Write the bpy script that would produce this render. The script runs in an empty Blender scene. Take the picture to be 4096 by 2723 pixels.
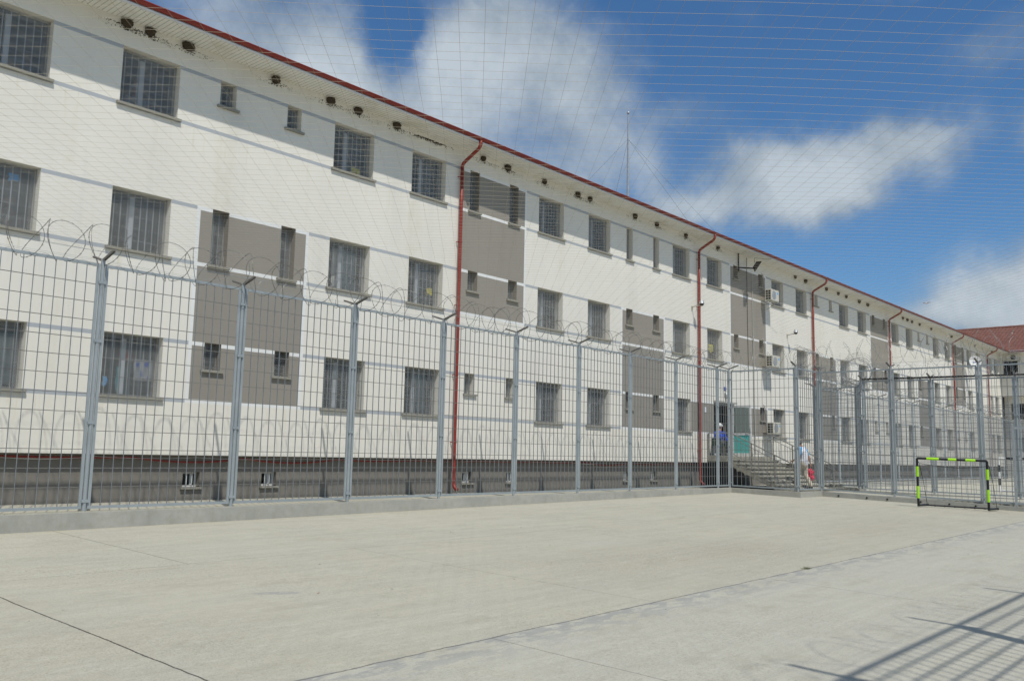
import bpy, bmesh, math, random
from mathutils import Vector, Matrix
random.seed(7)
R = math.radians
scene = bpy.context.scene
COL = scene.collection

# ------------------------------------------------------------------ camera
# world frame: x along the facade, y towards it, z up; the camera eye is the origin
f_mm, yaw, pitch, roll = 31.397, R(48.575), R(7.245), R(1.193)
fwd = Vector((math.sin(yaw)*math.cos(pitch), math.cos(yaw)*math.cos(pitch), math.sin(pitch)))
rt = Vector((math.cos(yaw), -math.sin(yaw), 0))
up = rt.cross(fwd)
r2 = rt*math.cos(roll) + up*math.sin(roll)
u2 = -rt*math.sin(roll) + up*math.cos(roll)
cd = bpy.data.cameras.new('camera'); cam = bpy.data.objects.new('camera', cd); COL.objects.link(cam)
cam.matrix_world = Matrix(((r2.x, u2.x, -fwd.x, 0), (r2.y, u2.y, -fwd.y, 0), (r2.z, u2.z, -fwd.z, 0), (0, 0, 0, 1)))
cd.lens = f_mm; cd.sensor_width = 36; cd.clip_start = .05; cd.clip_end = 4000
scene.camera = cam

# ------------------------------------------------------------------ sky, clouds, sun
SUNV = Vector((-.25, -.55, 1)).normalized()
w = bpy.data.worlds.new('World'); scene.world = w; w.use_nodes = True
nt = w.node_tree; N = nt.nodes; L = nt.links
N.clear()
def wn(t, **k):
    n = N.new(t)
    for a, b in k.items(): setattr(n, a, b)
    return n
def wm(op, a, b=None, c=None, clamp=False):
    n = N.new('ShaderNodeMath'); n.operation = op; n.use_clamp = clamp
    for i, v in enumerate((a, b, c)):
        if v is None: continue
        if isinstance(v, (int, float)): n.inputs[i].default_value = v
        else: L.new(v, n.inputs[i])
    return n.outputs[0]
out = wn('ShaderNodeOutputWorld'); bg = wn('ShaderNodeBackground')
sky = wn('ShaderNodeTexSky', sky_type='NISHITA', sun_disc=False)
sky.sun_elevation = math.asin(SUNV.z); sky.sun_rotation = math.atan2(SUNV.x, SUNV.y)
sky.air_density = 1.0; sky.dust_density = .5; sky.ozone_density = 2.2
tc = wn('ShaderNodeTexCoord'); sx = wn('ShaderNodeSeparateXYZ'); L.new(tc.outputs['Generated'], sx.inputs[0])
az = wm('MULTIPLY', wm('ARCTAN2', sx.outputs[0], sx.outputs[1]), 57.2958)
el = wm('MULTIPLY', wm('ARCSINE', sx.outputs[2]), 57.2958)
def wnoise(scale, detail, rough, loc=(0, 0, 0), sc=(1, 1, 1), dist=0):
    m = wn('ShaderNodeMapping'); m.inputs['Location'].default_value = loc; m.inputs['Scale'].default_value = sc
    L.new(tc.outputs['Generated'], m.inputs[0])
    n = wn('ShaderNodeTexNoise'); n.inputs['Scale'].default_value = scale; n.inputs['Detail'].default_value = detail
    n.inputs['Roughness'].default_value = rough; n.inputs['Distortion'].default_value = dist
    L.new(m.outputs[0], n.inputs[0]); return n.outputs[0]
wob = wm('MULTIPLY', wm('SUBTRACT', wnoise(13, 5, .58), .5), 5)
wob2 = wm('MULTIPLY', wm('SUBTRACT', wnoise(13, 5, .58, (5, 3, 1)), .5), 4)
azw = wm('ADD', az, wob); elw = wm('ADD', el, wob2)
BLOBS = [(30.5, 24, 8, 7, .9), (36.3, 23.5, 3.6, 3.8, .8), (44.2, 24.6, 3.4, 3.6, .6), (48, 25.5, 6.0, 4.4, 1.25), (41, 19.6, 7, 3.2, 1.0), (53.2, 22.5, 3.6, 3.4, .75),
         (40.4, 25.9, 2.3, 1.7, -1.15), (60.5, 21.6, 3.4, 1.2, .50), (65.6, 17.4, 4.8, 2.8, 1.45), (69, 16.0, 4.2, 2.0, .9), (73.2, 18.5, 4.4, 1.9, 1.2),
         (60, 15.2, 3.2, 1.7, .95), (77.8, 23.2, 4.2, 2.2, .62), (79.5, 9.2, 5.8, 3.3, 1.7), (74, 8.2, 4, 1.5, .7), (80.2, 18.6, 1.6, 1.5, .6),
         (36, 17, 12, 4.0, .9), (55, 18.6, 4, 2.8, .55), (57.5, 18.4, 2.2, 3.4, .4), (64, 26.4, 2.6, .9, .35), (72.5, 26.8, 3.2, .9, .4), (51.5, 17, 3, 2, .5)]
dens = None
for a0, e0, ra, re, wt in BLOBS:
    da = wm('DIVIDE', wm('SUBTRACT', azw, a0), ra); de = wm('DIVIDE', wm('SUBTRACT', elw, e0), re)
    d2 = wm('ADD', wm('MULTIPLY', da, da), wm('MULTIPLY', de, de))
    g = wm('MULTIPLY', wm('EXPONENT', wm('MULTIPLY', d2, -1.1)), wt)
    dens = g if dens is None else wm('ADD', dens, g)
# unseen clouds over the rest of the sky, thickened to whiten the ambient light
far = wm('MULTIPLY', wm('GREATER_THAN', wm('ABSOLUTE', wm('SUBTRACT', az, 52)), 48), wm('MULTIPLY', wm('SUBTRACT', wnoise(2.2, 5, .55, (1, 2, 3)), .38), 6))
dens = wm('ADD', dens, wm('MAXIMUM', far, 0))
fine = wm('SUBTRACT', wnoise(26, 8, .62, (0, 0, 0), (1, 1, 1.6), .4), .5)
dens2 = wm('ADD', dens, wm('MULTIPLY', fine, .5))
mr = wn('ShaderNodeMapRange', interpolation_type='SMOOTHSTEP'); L.new(dens2, mr.inputs[0])
mr.inputs[1].default_value = .16; mr.inputs[2].default_value = 1.3; mr.inputs[3].default_value = 0; mr.inputs[4].default_value = .93
# undersides read darker: compare the density a little higher up with the density here
shade = wm('ADD', wm('MULTIPLY', wm('SUBTRACT', wnoise(9, 7, .62, (3, 1, 7)), .47), 2.0), wm('MULTIPLY', dens2, .52), clamp=True)
cr = wn('ShaderNodeValToRGB'); L.new(shade, cr.inputs[0])
cr.color_ramp.elements[0].color = (2.3, 2.95, 3.65, 1); cr.color_ramp.elements[1].color = (5.2, 5.85, 6.4, 1)
cr.color_ramp.elements[0].position = .1; cr.color_ramp.elements[1].position = .95
tint = wn('ShaderNodeMix', data_type='RGBA', blend_type='MULTIPLY'); tint.inputs[0].default_value = 1
L.new(sky.outputs[0], tint.inputs[6]); tint.inputs[7].default_value = (.50, .80, 1.03, 1)
mx = wn('ShaderNodeMix', data_type='RGBA'); L.new(mr.outputs[0], mx.inputs[0])
L.new(tint.outputs[2], mx.inputs[6]); L.new(cr.outputs[0], mx.inputs[7])
L.new(mx.outputs[2], bg.inputs[0]); bg.inputs[1].default_value = .098; L.new(bg.outputs[0], out.inputs[0])
sd = bpy.data.lights.new('sun', 'SUN'); sd.energy = 3.15; sd.angle = R(.75); sd.color = (1, .965, .89)
so = bpy.data.objects.new('sun', sd); COL.objects.link(so)
so.rotation_euler = (-SUNV).to_track_quat('-Z', 'Y').to_euler()
scene.view_settings.view_transform = 'Standard'; scene.view_settings.look = 'None'
scene.view_settings.exposure = .08; scene.view_settings.gamma = 1
scene.cycles.max_bounces = 8; scene.cycles.transparent_max_bounces = 12

# ------------------------------------------------------------------ materials
class NT:
    def __init__(s, name):
        s.m = bpy.data.materials.new(name); s.m.use_nodes = True
        s.t = s.m.node_tree; s.b = s.t.nodes['Principled BSDF']
        s.tc = s.t.nodes.new('ShaderNodeTexCoord')
    def n(s, t, **k):
        x = s.t.nodes.new(t)
        for a, b in k.items(): setattr(x, a, b)
        return x
    def ln(s, a, b): s.t.links.new(a, b)
    def noise(s, scale, detail=4, rough=.55, sc=(1, 1, 1), loc=(0, 0, 0), dist=0, coord='Object'):
        m = s.n('ShaderNodeMapping'); m.inputs['Scale'].default_value = sc; m.inputs['Location'].default_value = loc
        s.ln(s.tc.outputs[coord], m.inputs[0])
        x = s.n('ShaderNodeTexNoise'); x.inputs['Scale'].default_value = scale; x.inputs['Detail'].default_value = detail
        x.inputs['Roughness'].default_value = rough; x.inputs['Distortion'].default_value = dist
        s.ln(m.outputs[0], x.inputs[0]); return x.outputs[0]
    def math(s, op, a, b=None, clamp=False):
        n = s.n('ShaderNodeMath', operation=op); n.use_clamp = clamp
        for i, v in enumerate((a, b)):
            if v is None: continue
            if isinstance(v, (int, float)): n.inputs[i].default_value = v
            else: s.ln(v, n.inputs[i])
        return n.outputs[0]
    def rng(s, v, a, b, c=0, d=1):
        n = s.n('ShaderNodeMapRange'); s.ln(v, n.inputs[0])
        for i, q in enumerate((a, b, c, d)): n.inputs[i+1].default_value = q
        return n.outputs[0]
    def mix(s, fac, a, b, mode='MIX'):
        n = s.n('ShaderNodeMix', data_type='RGBA', blend_type=mode)
        if isinstance(fac, (int, float)): n.inputs[0].default_value = fac
        else: s.ln(fac, n.inputs[0])
        for i, v in ((6, a), (7, b)):
            if isinstance(v, tuple): n.inputs[i].default_value = (*v[:3], 1)
            else: s.ln(v, n.inputs[i])
        return n.outputs[2]
    def color(s, c):
        if isinstance(c, tuple): s.b.inputs['Base Color'].default_value = (*c[:3], 1)
        else: s.ln(c, s.b.inputs['Base Color'])
    def bump(s, h, strength=.3, dist=.01):
        n = s.n('ShaderNodeBump'); n.inputs['Strength'].default_value = strength; n.inputs['Distance'].default_value = dist
        s.ln(h, n.inputs['Height']); s.ln(n.outputs[0], s.b.inputs['Normal'])
    def set(s, rough=.8, metal=0, spec=.4):
        s.b.inputs['Roughness'].default_value = rough; s.b.inputs['Metallic'].default_value = metal
        s.b.inputs['Specular IOR Level'].default_value = spec; return s
def tup(c, k): return tuple(x*k for x in c)
def mat(name, c, rough=.7, metal=0, var=.12, scale=6, bump=0, spec=.4, det=5):
    s = NT(name); nz = s.noise(scale, det, .6)
    s.color(s.mix(s.rng(nz, .3, .7), tup(c, 1-var), tup(c, 1+var))); s.set(rough, metal, spec)
    if bump: s.bump(s.noise(scale*8, 4, .6), bump, .01)
    return s.m
M = {}
def stucco(name, c, stain=(.50, .40, .22), sk=.35):
    s = NT(name)
    big = s.noise(.5, 5, .6); mid = s.noise(3.5, 5, .65); grain = s.noise(160, 3, .7)
    streak = s.noise(1.0, 5, .6, (1.6, 1.6, .09)); specks = s.noise(16, 3, .5)
    col = s.mix(s.rng(big, .3, .7), tup(c, .95), tup(c, 1.03))
    col = s.mix(s.math('MULTIPLY', s.rng(streak, .56, .78), s.rng(mid, .35, .7, 0, sk)), col, stain)
    col = s.mix(s.math('MULTIPLY', s.rng(s.noise(.7, 6, .65, (2.4, 2.4, .16), (9, 0, 4)), .52, .74), s.rng(s.noise(.35, 3, .5, loc=(2, 2, 8)), .42, .62, .1, .5)), col, tup(c, .74))
    col = s.mix(s.rng(s.noise(1.6, 7, .7, loc=(5, 5, 5)), .60, .68, 0, .22), col, tup(c, 1.08))
    sp = s.n('ShaderNodeSeparateXYZ'); s.ln(s.tc.outputs['Object'], sp.inputs[0])
    run = s.noise(6, 4, .7, (1.5, 1.5, .12), (0, 4, 1))
    for zs_ in (7.02, 3.95, .94):
        m_ = s.math('MULTIPLY', s.math('LESS_THAN', sp.outputs[2], zs_), s.rng(sp.outputs[2], zs_-.75, zs_, 0, .55))
        col = s.mix(s.math('MULTIPLY', m_, s.rng(run, .56, .72)), col, tup(stain, 1.15))
    col = s.mix(s.rng(grain, .3, .7, 0, .16), col, tup(c, .62))
    col = s.mix(s.rng(specks, .71, .74, 0, .35), col, tup(c, .45))
    s.color(col); s.set(.93, 0, .2); s.bump(s.math('ADD', grain, s.math('MULTIPLY', mid, .6)), .35, .006)
    return s.m
M['cream'] = stucco('cream_render', (.80, .765, .685))
M['taupe'] = stucco('taupe_render', (.30, .276, .238), (.19, .17, .14), .25)
M['plinth'] = stucco('plinth_render', (.215, .20, .175), (.33, .28, .2), .5)
M['stripe'] = stucco('grey_stripe_paint', (.43, .455, .48), (.4, .4, .38), .15)
M['white_stripe'] = stucco('white_stripe_paint', (.80, .80, .78), (.5, .46, .38), .2)
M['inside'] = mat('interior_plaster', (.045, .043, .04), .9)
M['sash'] = mat('grey_window_sash', (.13, .135, .14), .5)
M['soffit'] = None
s = NT('cream_soffit_cladding'); wv = s.n('ShaderNodeTexWave', wave_type='BANDS', bands_direction='X', wave_profile='SAW')
wv.inputs['Scale'].default_value = 3.1; s.ln(s.tc.outputs['Object'], wv.inputs[0])
sc_ = s.mix(s.rng(wv.outputs[1], .70, .95, 0, .85), (.86, .85, .78), (.40, .38, .32))
sc_ = s.mix(s.math('MULTIPLY', s.rng(s.noise(1.3, 5, .6), .5, .75), .5), sc_, (.50, .42, .25)); s.color(sc_); s.set(.55); s.bump(wv.outputs[1], .5, .01)
M['soffit'] = s.m
M['fascia'] = mat('white_fascia', (.70, .72, .74), .5, var=.05)
M['gutter'] = mat('red_gutter_metal', (.25, .033, .021), .42, var=.10, scale=4)
def rooft():
    s = NT('red_roof_tiles'); n1 = s.noise(2.2, 5, .6); n2 = s.noise(20, 4, .6)
    c = s.mix(s.rng(n1, .3, .7), (.20, .066, .050), (.275, .098, .075)); c = s.mix(s.rng(n2, .4, .7, 0, .35), c, (.13, .05, .042))
    s.color(c); s.set(.75); return s.m
M['tile'] = rooft()
def concrete(name, joints):
    s = NT(name)
    n0 = s.noise(.16, 5, .6); n1 = s.noise(.9, 6, .62); n2 = s.noise(6, 5, .7); g = s.noise(70, 3, .75)
    st = s.noise(1.1, 6, .7, (.35, 5.5, 1)); st2 = s.noise(2.0, 6, .7, (5, .45, 1), (3, 1, 0))
    c = s.mix(s.rng(n0, .35, .65), (.478, .455, .37), (.455, .44, .372))
    c = s.mix(s.rng(n1, .38, .68, 0, .5), c, (.49, .475, .375))
    c = s.mix(s.rng(st, .42, .72, 0, .55), c, (.355, .34, .28))
    c = s.mix(s.rng(st2, .5, .75, 0, .4), c, (.50, .48, .41))
    c = s.mix(s.math('MULTIPLY', s.rng(n2, .5, .72), s.rng(n1, .45, .7, 0, .6)), c, (.44, .38, .27))
    c = s.mix(s.rng(g, .52, .70, 0, .75), c, (.20, .18, .14))
    agg = s.noise(24, 3, .8, (1, 1.6, 1), (3, 3, 3)); c = s.mix(s.math('MULTIPLY', s.rng(agg, .52, .66), s.rng(s.noise(.45, 5, .65, loc=(6, 1, 2)), .42, .6, .12, .75)), c, (.27, .235, .17))
    c = s.mix(s.math('MULTIPLY', s.rng(agg, .30, .42, 1, 0), .28), c, (.60, .58, .50))
    sc3 = s.noise(2.2, 5, .8, (.5, 9, 1), (8, 8, 8)); c = s.mix(s.rng(sc3, .56, .70, 0, .34), c, (.30, .285, .235)); c = s.mix(s.rng(sc3, .30, .42, .3, 0), c, (.56, .545, .47))
    pit = s.noise(38, 4, .6, loc=(9, 2, 0)); pitm = s.math('MULTIPLY', s.rng(pit, .66, .72), s.rng(s.noise(.55, 4, .6, loc=(4, 4, 0)), .48, .62))
    c = s.mix(s.math('MULTIPLY', pitm, .7), c, (.17, .15, .12))
    h = s.math('ADD', s.math('MULTIPLY', g, .7), s.math('MULTIPLY', st, .5))
    if joints:
        sp = s.n('ShaderNodeSeparateXYZ'); s.ln(s.tc.outputs['Object'], sp.inputs[0])
        X, Y = sp.outputs[0], sp.outputs[1]
        wx = s.math('MULTIPLY', s.math('SUBTRACT', s.noise(1.4, 5, .75), .5), .07)
        wy = s.math('MULTIPLY', s.math('SUBTRACT', s.noise(1.9, 5, .75, loc=(7, 7, 0)), .5), .09)
        Xw = s.math('ADD', X, wx); Yw = s.math('ADD', Y, wy)
        def line(coord, pos, wd): return s.rng(s.math('ABSOLUTE', s.math('SUBTRACT', coord, pos)), wd*.4, wd, 1, 0)
        def band(coord, a, b): return s.math('MULTIPLY', s.math('GREATER_THAN', coord, a), s.math('LESS_THAN', coord, b))
        js = s.math('MULTIPLY', line(Yw, 5.83, .015), .62)
        js = s.math('MAXIMUM', js, s.math('MULTIPLY', line(Yw, 11.41, .011), .5))
        js = s.math('MAXIMUM', js, s.math('MULTIPLY', line(Xw, 3.74, .013), s.math('MULTIPLY', band(Y, 5.83, 11.41), .95)))
        js = s.math('MAXIMUM', js, s.math('MULTIPLY', line(Xw, 6.42, .010), s.math('MULTIPLY', band(Y, 11.41, 20), .7)))
        for xx, y0, y1, k in ((9.25, 5.83, 11.41, .45), (14.6, 5.83, 11.41, .35), (20.1, 5.83, 11.41, .35), (12.1, -9, 5.83, .6), (6.4, -9, 5.83, .55), (17.9, -9, 5.83, .5), (23.6, -9, 5.83, .5), (12.0, 11.41, 20, .4), (17.6, 11.41, 20, .4), (23.2, 11.41, 20, .4)):
            js = s.math('MAXIMUM', js, s.math('MULTIPLY', line(Xw, xx, .009), s.math('MULTIPLY', band(Y, y0, y1), k)))
        # each pour has its own tone; grout smears and wet-looking patches lie along the near joint
        near = s.math('LESS_THAN', Yw, 5.83)
        c = s.mix(s.math('MULTIPLY', near, .25), c, (.48, .463, .405))
        mid = band(Yw, 5.83, 11.41); c = s.mix(s.math('MULTIPLY', mid, s.rng(n1, .3, .6, 0, .24)), c, (.44, .405, .31))
        gravel = s.math('MULTIPLY', s.rng(s.noise(55, 3, .6, loc=(1, 8, 0)), .5, .6), s.math('MULTIPLY', s.rng(s.math('ABSOLUTE', s.math('SUBTRACT', Y, 7.6)), .2, 1.9, .75, 0), s.math('MULTIPLY', band(Yw, 5.83, 11.41), s.rng(n0, .4, .6))))
        c = s.mix(gravel, c, (.30, .235, .15))
        c = s.mix(s.math('MULTIPLY', s.rng(s.noise(1.3, 7, .72, (1, 1.8, 1), (4, 2, 9)), .52, .66), .42), c, (.34, .315, .245)); c = s.mix(s.math('MULTIPLY', s.rng(s.noise(3.1, 7, .72, (1, 2.6, 1), (1, 12, 9)), .56, .68), .35), c, (.56, .54, .47))
        sm = s.math('MULTIPLY', s.rng(s.noise(2.3, 5, .7, (1, 2.4, 1), loc=(2, 0, 0)), .47, .53), s.math('MULTIPLY', band(Y, 5.15, 5.85), s.rng(Y, 5.15, 5.7)))
        c = s.mix(s.math('MULTIPLY', sm, .8), c, (.31, .31, .29))
        # old scuff near the middle of the court
        ds = s.math('ADD', s.math('POWER', s.math('MULTIPLY', s.math('SUBTRACT', Xw, 6.15), 3.2), 2), s.math('POWER', s.math('MULTIPLY', s.math('SUBTRACT', s.math('ADD', Yw, s.math('MULTIPLY', X, .45)), 11.68), 9), 2))
        c = s.mix(s.math('MULTIPLY', s.rng(ds, .6, 1.1, 1, 0), s.rng(s.noise(9, 3, .7), .42, .55, .15, .7)), c, (.30, .295, .28))
        # dirt at the foot of the kerb
        c = s.mix(s.math('MULTIPLY', s.rng(Yw, 15.55, 15.85), s.rng(n2, .35, .6, .1, .45)), c, (.40, .34, .24))
        c = s.mix(js, c, (.085, .075, .065))
        h = s.math('SUBTRACT', h, s.math('MULTIPLY', js, 2.5))
    s.color(c); s.set(.92, 0, .25); s.bump(h, .45, .006)
    return s.m
M['court'] = concrete('court_concrete', True)
M['conc'] = concrete('weathered_concrete', False)
def kerbm():
    s = NT('kerb_concrete'); n1 = s.noise(1.2, 6, .65); n2 = s.noise(7, 5, .6); st = s.noise(2.5, 5, .6, (1, 1, .2)); g = s.noise(90, 3, .7)
    c = s.mix(s.rng(n1, .35, .65), (.345, .345, .315), (.43, .42, .375)); c = s.mix(s.rng(n2, .45, .7, 0, .5), c, (.33, .31, .24))
    c = s.mix(s.rng(st, .55, .75, 0, .5), c, (.28, .275, .24)); c = s.mix(s.rng(g, .55, .7, 0, .3), c, (.2, .19, .16))
    s.color(c); s.set(.9, 0, .2); s.bump(s.math('ADD', g, n2), .4, .006); return s.m
M['kerb'] = kerbm()
M['sill'] = mat('mosaic_concrete_sill', (.30, .285, .24), .9, var=.35, scale=45, bump=.5)
def fencem():
    s = NT('grey_fence_paint'); n1 = s.noise(2.5, 5, .6); n2 = s.noise(40, 3, .6)
    c = s.mix(s.rng(n1, .3, .7), (.31, .345, .36), (.375, .41, .425)); c = s.mix(s.rng(n2, .62, .75, 0, .35), c, (.2, .17, .14))
    s.color(c); s.set(.48, .25, .5); return s.m
M['fence'] = fencem()
M['grate'] = mat('galvanised_grating', (.235, .26, .28), .5, .35, .15, 9)
M['rail'] = mat('worn_railing_steel', (.27, .26, .235), .6, .2, .25, 10)
M['rod'] = mat('rusty_cross_rod', (.20, .19, .17), .65, .2, .3, 14)
M['arm'] = mat('rusty_primer_arm', (.20, .185, .17), .75, .1, .3, 12)
M['razor'] = mat('razor_wire_steel', (.27, .275, .27), .42, .35, .35, 3)
M['razor_dark'] = mat('weathered_razor_wire', (.17, .17, .165), .5, .3, .35, 3)
M['tie'] = mat('dull_tie_wire', (.28, .30, .31), .6, .4, .2, 5)
M['net'] = mat('tan_net_twine', (.40, .35, .26), .9, 0, .1, 5)
M['galv'] = mat('galvanised_steel', (.42, .44, .45), .45, .5, .15, 8)
M['wmesh'] = mat('galvanised_window_mesh', (.46, .47, .46), .45, .35, .2, 8)
M['pvc'] = mat('white_window_plastic', (.52, .55, .58), .4, 0, .04, 3)
M['frame_dark'] = mat('grey_beam', (.42, .40, .36), .8)
M['ac'] = mat('cream_appliance_casing', (.60, .575, .49), .45, 0, .05, 4)
M['dark'] = mat('black_plastic', (.012, .012, .012), .5, 0, .1, 5)
M['black_tube'] = mat('black_goal_paint', (.014, .015, .016), .38, 0, .2, 8)
M['lime'] = mat('fluorescent_lime_sleeve', (.38, .76, .012), .5, 0, .10, 14)
M['white'] = mat('white_paint', (.75, .75, .73), .55, 0, .05, 6)
M['teal'] = mat('teal_door_panel', (.13, .56, .52), .5, 0, .05, 3)
M['blue'] = mat('blue_enamel', (.02, .06, .33), .4, 0, .05)
M['mud'] = mat('dark_mud', (.065, .047, .03), .95, 0, .35, 30, .8)
M['conduit'] = mat('red_corrugated_conduit', (.24, .03, .022), .55)
M['cable'] = mat('black_cable', (.03, .028, .026), .7)
M['wcable'] = mat('grey_cable', (.42, .41, .38), .7)
M['skin'] = mat('skin', (.36, .19, .125), .6, 0, .08, 9)
M['hair'] = mat('grey_hair', (.20, .18, .165), .9, 0, .3, 60)
M['capw'] = mat('white_cotton', (.74, .74, .72), .9, 0, .06, 20)
M['shirtw'] = mat('white_shirt_cotton', (.70, .70, .74), .9, 0, .06, 14)
M['sky'] = mat('light_blue_cotton', (.12, .42, .78), .85, 0, .06, 14)
M['jblue'] = mat('royal_blue_jacket', (.018, .075, .52), .75, 0, .15, 10)
M['beige'] = mat('beige_trousers', (.52, .46, .36), .9, 0, .08, 12)
M['slate'] = mat('dark_grey_trousers', (.085, .09, .10), .9, 0, .12, 12)
M['shoe'] = mat('black_trainer', (.02, .02, .022), .6)
M['shoeg'] = mat('grey_trainer', (.42, .42, .44), .7)
M['red'] = mat('red_plastic_bag', (.66, .016, .06), .4, 0, .15, 14)
M['green'] = mat('green_cotton', (.02, .22, .09), .9)
M['dgreen'] = mat('dark_green_plastic', (.008, .045, .02), .5)
M['greysh'] = mat('grey_cotton', (.30, .31, .34), .9)
M['maroon'] = mat('maroon_cotton', (.12, .02, .02), .9)
M['yellow'] = mat('yellow_cloth', (.72, .62, .03), .9, 0, .2, 12)
M['cloth_w'] = mat('pale_curtain', (.62, .62, .60), .9, 0, .12, 9)
M['teal_cl'] = mat('teal_cloth', (.03, .20, .24), .9)
M['orange_cl'] = mat('red_brown_cloth', (.36, .06, .03), .9)
M['paper'] = mat('paper_notice', (.72, .74, .78), .8)
M['grass'] = mat('dry_green_weed', (.10, .12, .03), .9)
s = NT('window_glass'); t = s.t; s.b.inputs['Base Color'].default_value = (.02, .03, .035, 1); s.b.inputs['Roughness'].default_value = .03
tr = t.nodes.new('ShaderNodeBsdfTransparent'); tr.inputs[0].default_value = (.72, .80, .82, 1)
fr = t.nodes.new('ShaderNodeFresnel'); fr.inputs[0].default_value = 1.33
gl = t.nodes.new('ShaderNodeBsdfGlossy'); gl.inputs['Roughness'].default_value = .03
mxs = t.nodes.new('ShaderNodeMixShader'); t.links.new(fr.outputs[0], mxs.inputs[0]); t.links.new(tr.outputs[0], mxs.inputs[1]); t.links.new(gl.outputs[0], mxs.inputs[2])
t.links.new(mxs.outputs[0], t.nodes['Material Output'].inputs[0]); M['glass'] = s.m

# ------------------------------------------------------------------ mesh helpers
class MB:
    def __init__(s): s.v = []; s.f = []; s.mi = []; s.mats = []; s.cur = 0; s.sm = False
    def m(s, mt):
        mt = M[mt] if isinstance(mt, str) else mt
        if mt not in s.mats: s.mats.append(mt)
        s.cur = s.mats.index(mt); return s
    def add(s, vs, fs):
        o = len(s.v); s.v += [tuple(p) for p in vs]
        for f in fs: s.f.append(tuple(i+o for i in f)); s.mi.append(s.cur)
        return s
    def box(s, x0, y0, z0, x1, y1, z1):
        return s.add([(x0, y0, z0), (x1, y0, z0), (x1, y1, z0), (x0, y1, z0), (x0, y0, z1), (x1, y0, z1), (x1, y1, z1), (x0, y1, z1)],
                     [(0, 3, 2, 1), (4, 5, 6, 7), (0, 1, 5, 4), (1, 2, 6, 5), (2, 3, 7, 6), (3, 0, 4, 7)])
    def quad(s, a, b, c, d): return s.add([a, b, c, d], [(0, 1, 2, 3)])
    def bar(s, a, b, w, h, upv=(0, 0, 1)):
        a = Vector(a); b = Vector(b); d = (b-a).normalized(); u = Vector(upv)
        if abs(d.dot(u)) > .98: u = Vector((0, 1, 0)) if abs(d.y) < .9 else Vector((1, 0, 0))
        sd_ = d.cross(u).normalized(); u = sd_.cross(d)
        vs = [p + sd_*i*w/2 + u*j*h/2 for p in (a, b) for i, j in ((-1, -1), (1, -1), (1, 1), (-1, 1))]
        return s.add(vs, [(0, 1, 2, 3), (7, 6, 5, 4), (0, 4, 5, 1), (1, 5, 6, 2), (2, 6, 7, 3), (3, 7, 4, 0)])
    def tube(s, pts, r, n=6, cap=True):
        pts = [Vector(p) for p in pts]; rs = r if isinstance(r, (list, tuple)) else [r]*len(pts)
        d0 = (pts[1]-pts[0]).normalized(); u = Vector((0, 0, 1)) if abs(d0.z) < .9 else Vector((1, 0, 0))
        u = (u - d0*u.dot(d0)).normalized(); vs = []
        for i, p in enumerate(pts):
            d = (pts[min(i+1, len(pts)-1)] - pts[max(i-1, 0)]).normalized()
            u = (u - d*u.dot(d)); u = u.normalized() if u.length > 1e-6 else Vector((0, 1, 0)); v = d.cross(u)
            for k in range(n):
                a = 2*math.pi*k/n; vs.append(p + (u*math.cos(a) + v*math.sin(a))*rs[i])
        fs = [(i*n+k, i*n+(k+1) % n, (i+1)*n+(k+1) % n, (i+1)*n+k) for i in range(len(pts)-1) for k in range(n)]
        if cap: fs += [tuple(range(n-1, -1, -1)), tuple(range((len(pts)-1)*n, len(pts)*n))]
        return s.add(vs, fs)
    def ball(s, c, r, nu=10, nv=7, sc=(1, 1, 1)):
        vs = [(c[0], c[1], c[2]-r*sc[2])]
        for j in range(1, nv):
            ph = math.pi*j/nv - math.pi/2
            for i in range(nu):
                a = 2*math.pi*i/nu; vs.append((c[0]+r*sc[0]*math.cos(ph)*math.cos(a), c[1]+r*sc[1]*math.cos(ph)*math.sin(a), c[2]+r*sc[2]*math.sin(ph)))
        vs.append((c[0], c[1], c[2]+r*sc[2])); fs = [(0, 1+(i+1) % nu, 1+i) for i in range(nu)]
        for j in range(nv-2): fs += [(1+j*nu+i, 1+j*nu+(i+1) % nu, 1+(j+1)*nu+(i+1) % nu, 1+(j+1)*nu+i) for i in range(nu)]
        l = len(vs)-1; fs += [(l, l-nu+i, l-nu+(i+1) % nu) for i in range(nu)]
        return s.add(vs, fs)
    def mesh(s, name, smooth=False):
        me = bpy.data.meshes.new(name); me.from_pydata(s.v, [], s.f)
        for mt in s.mats: me.materials.append(mt)
        me.polygons.foreach_set('material_index', s.mi)
        if smooth: me.polygons.foreach_set('use_smooth', [True]*len(s.f))
        me.update(); return me
    def build(s, name, parent=None, smooth=False, bevel=0):
        o = bpy.data.objects.new(name, s.mesh(name, smooth)); COL.objects.link(o)
        if parent: o.parent = parent
        if bevel:
            b = o.modifiers.new('bevel', 'BEVEL'); b.width = bevel; b.segments = 2; b.limit_method = 'ANGLE'
        return o
def mb(m): return MB().m(m)
def tag(o, label=None, cat=None, group=None, kind=None):
    if label: o['label'] = label
    if cat: o['category'] = cat
    if group: o['group'] = group
    if kind: o['kind'] = kind
    return o
def empty(name, loc, label, cat, group=None, kind=None):
    o = bpy.data.objects.new(name, None); COL.objects.link(o); o.location = loc; o.empty_display_size = .2
    return tag(o, label, cat, group, kind)
def put(o, root):   # parent a mesh written in world coordinates to a thing placed at its base
    o.parent = root; o.location = Vector(o.location) - Vector(root.location); return o
ORD = ['first', 'second', 'third', 'fourth', 'fifth', 'sixth', 'seventh', 'eighth', 'ninth', 'tenth', 'eleventh', 'twelfth', 'thirteenth']

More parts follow.
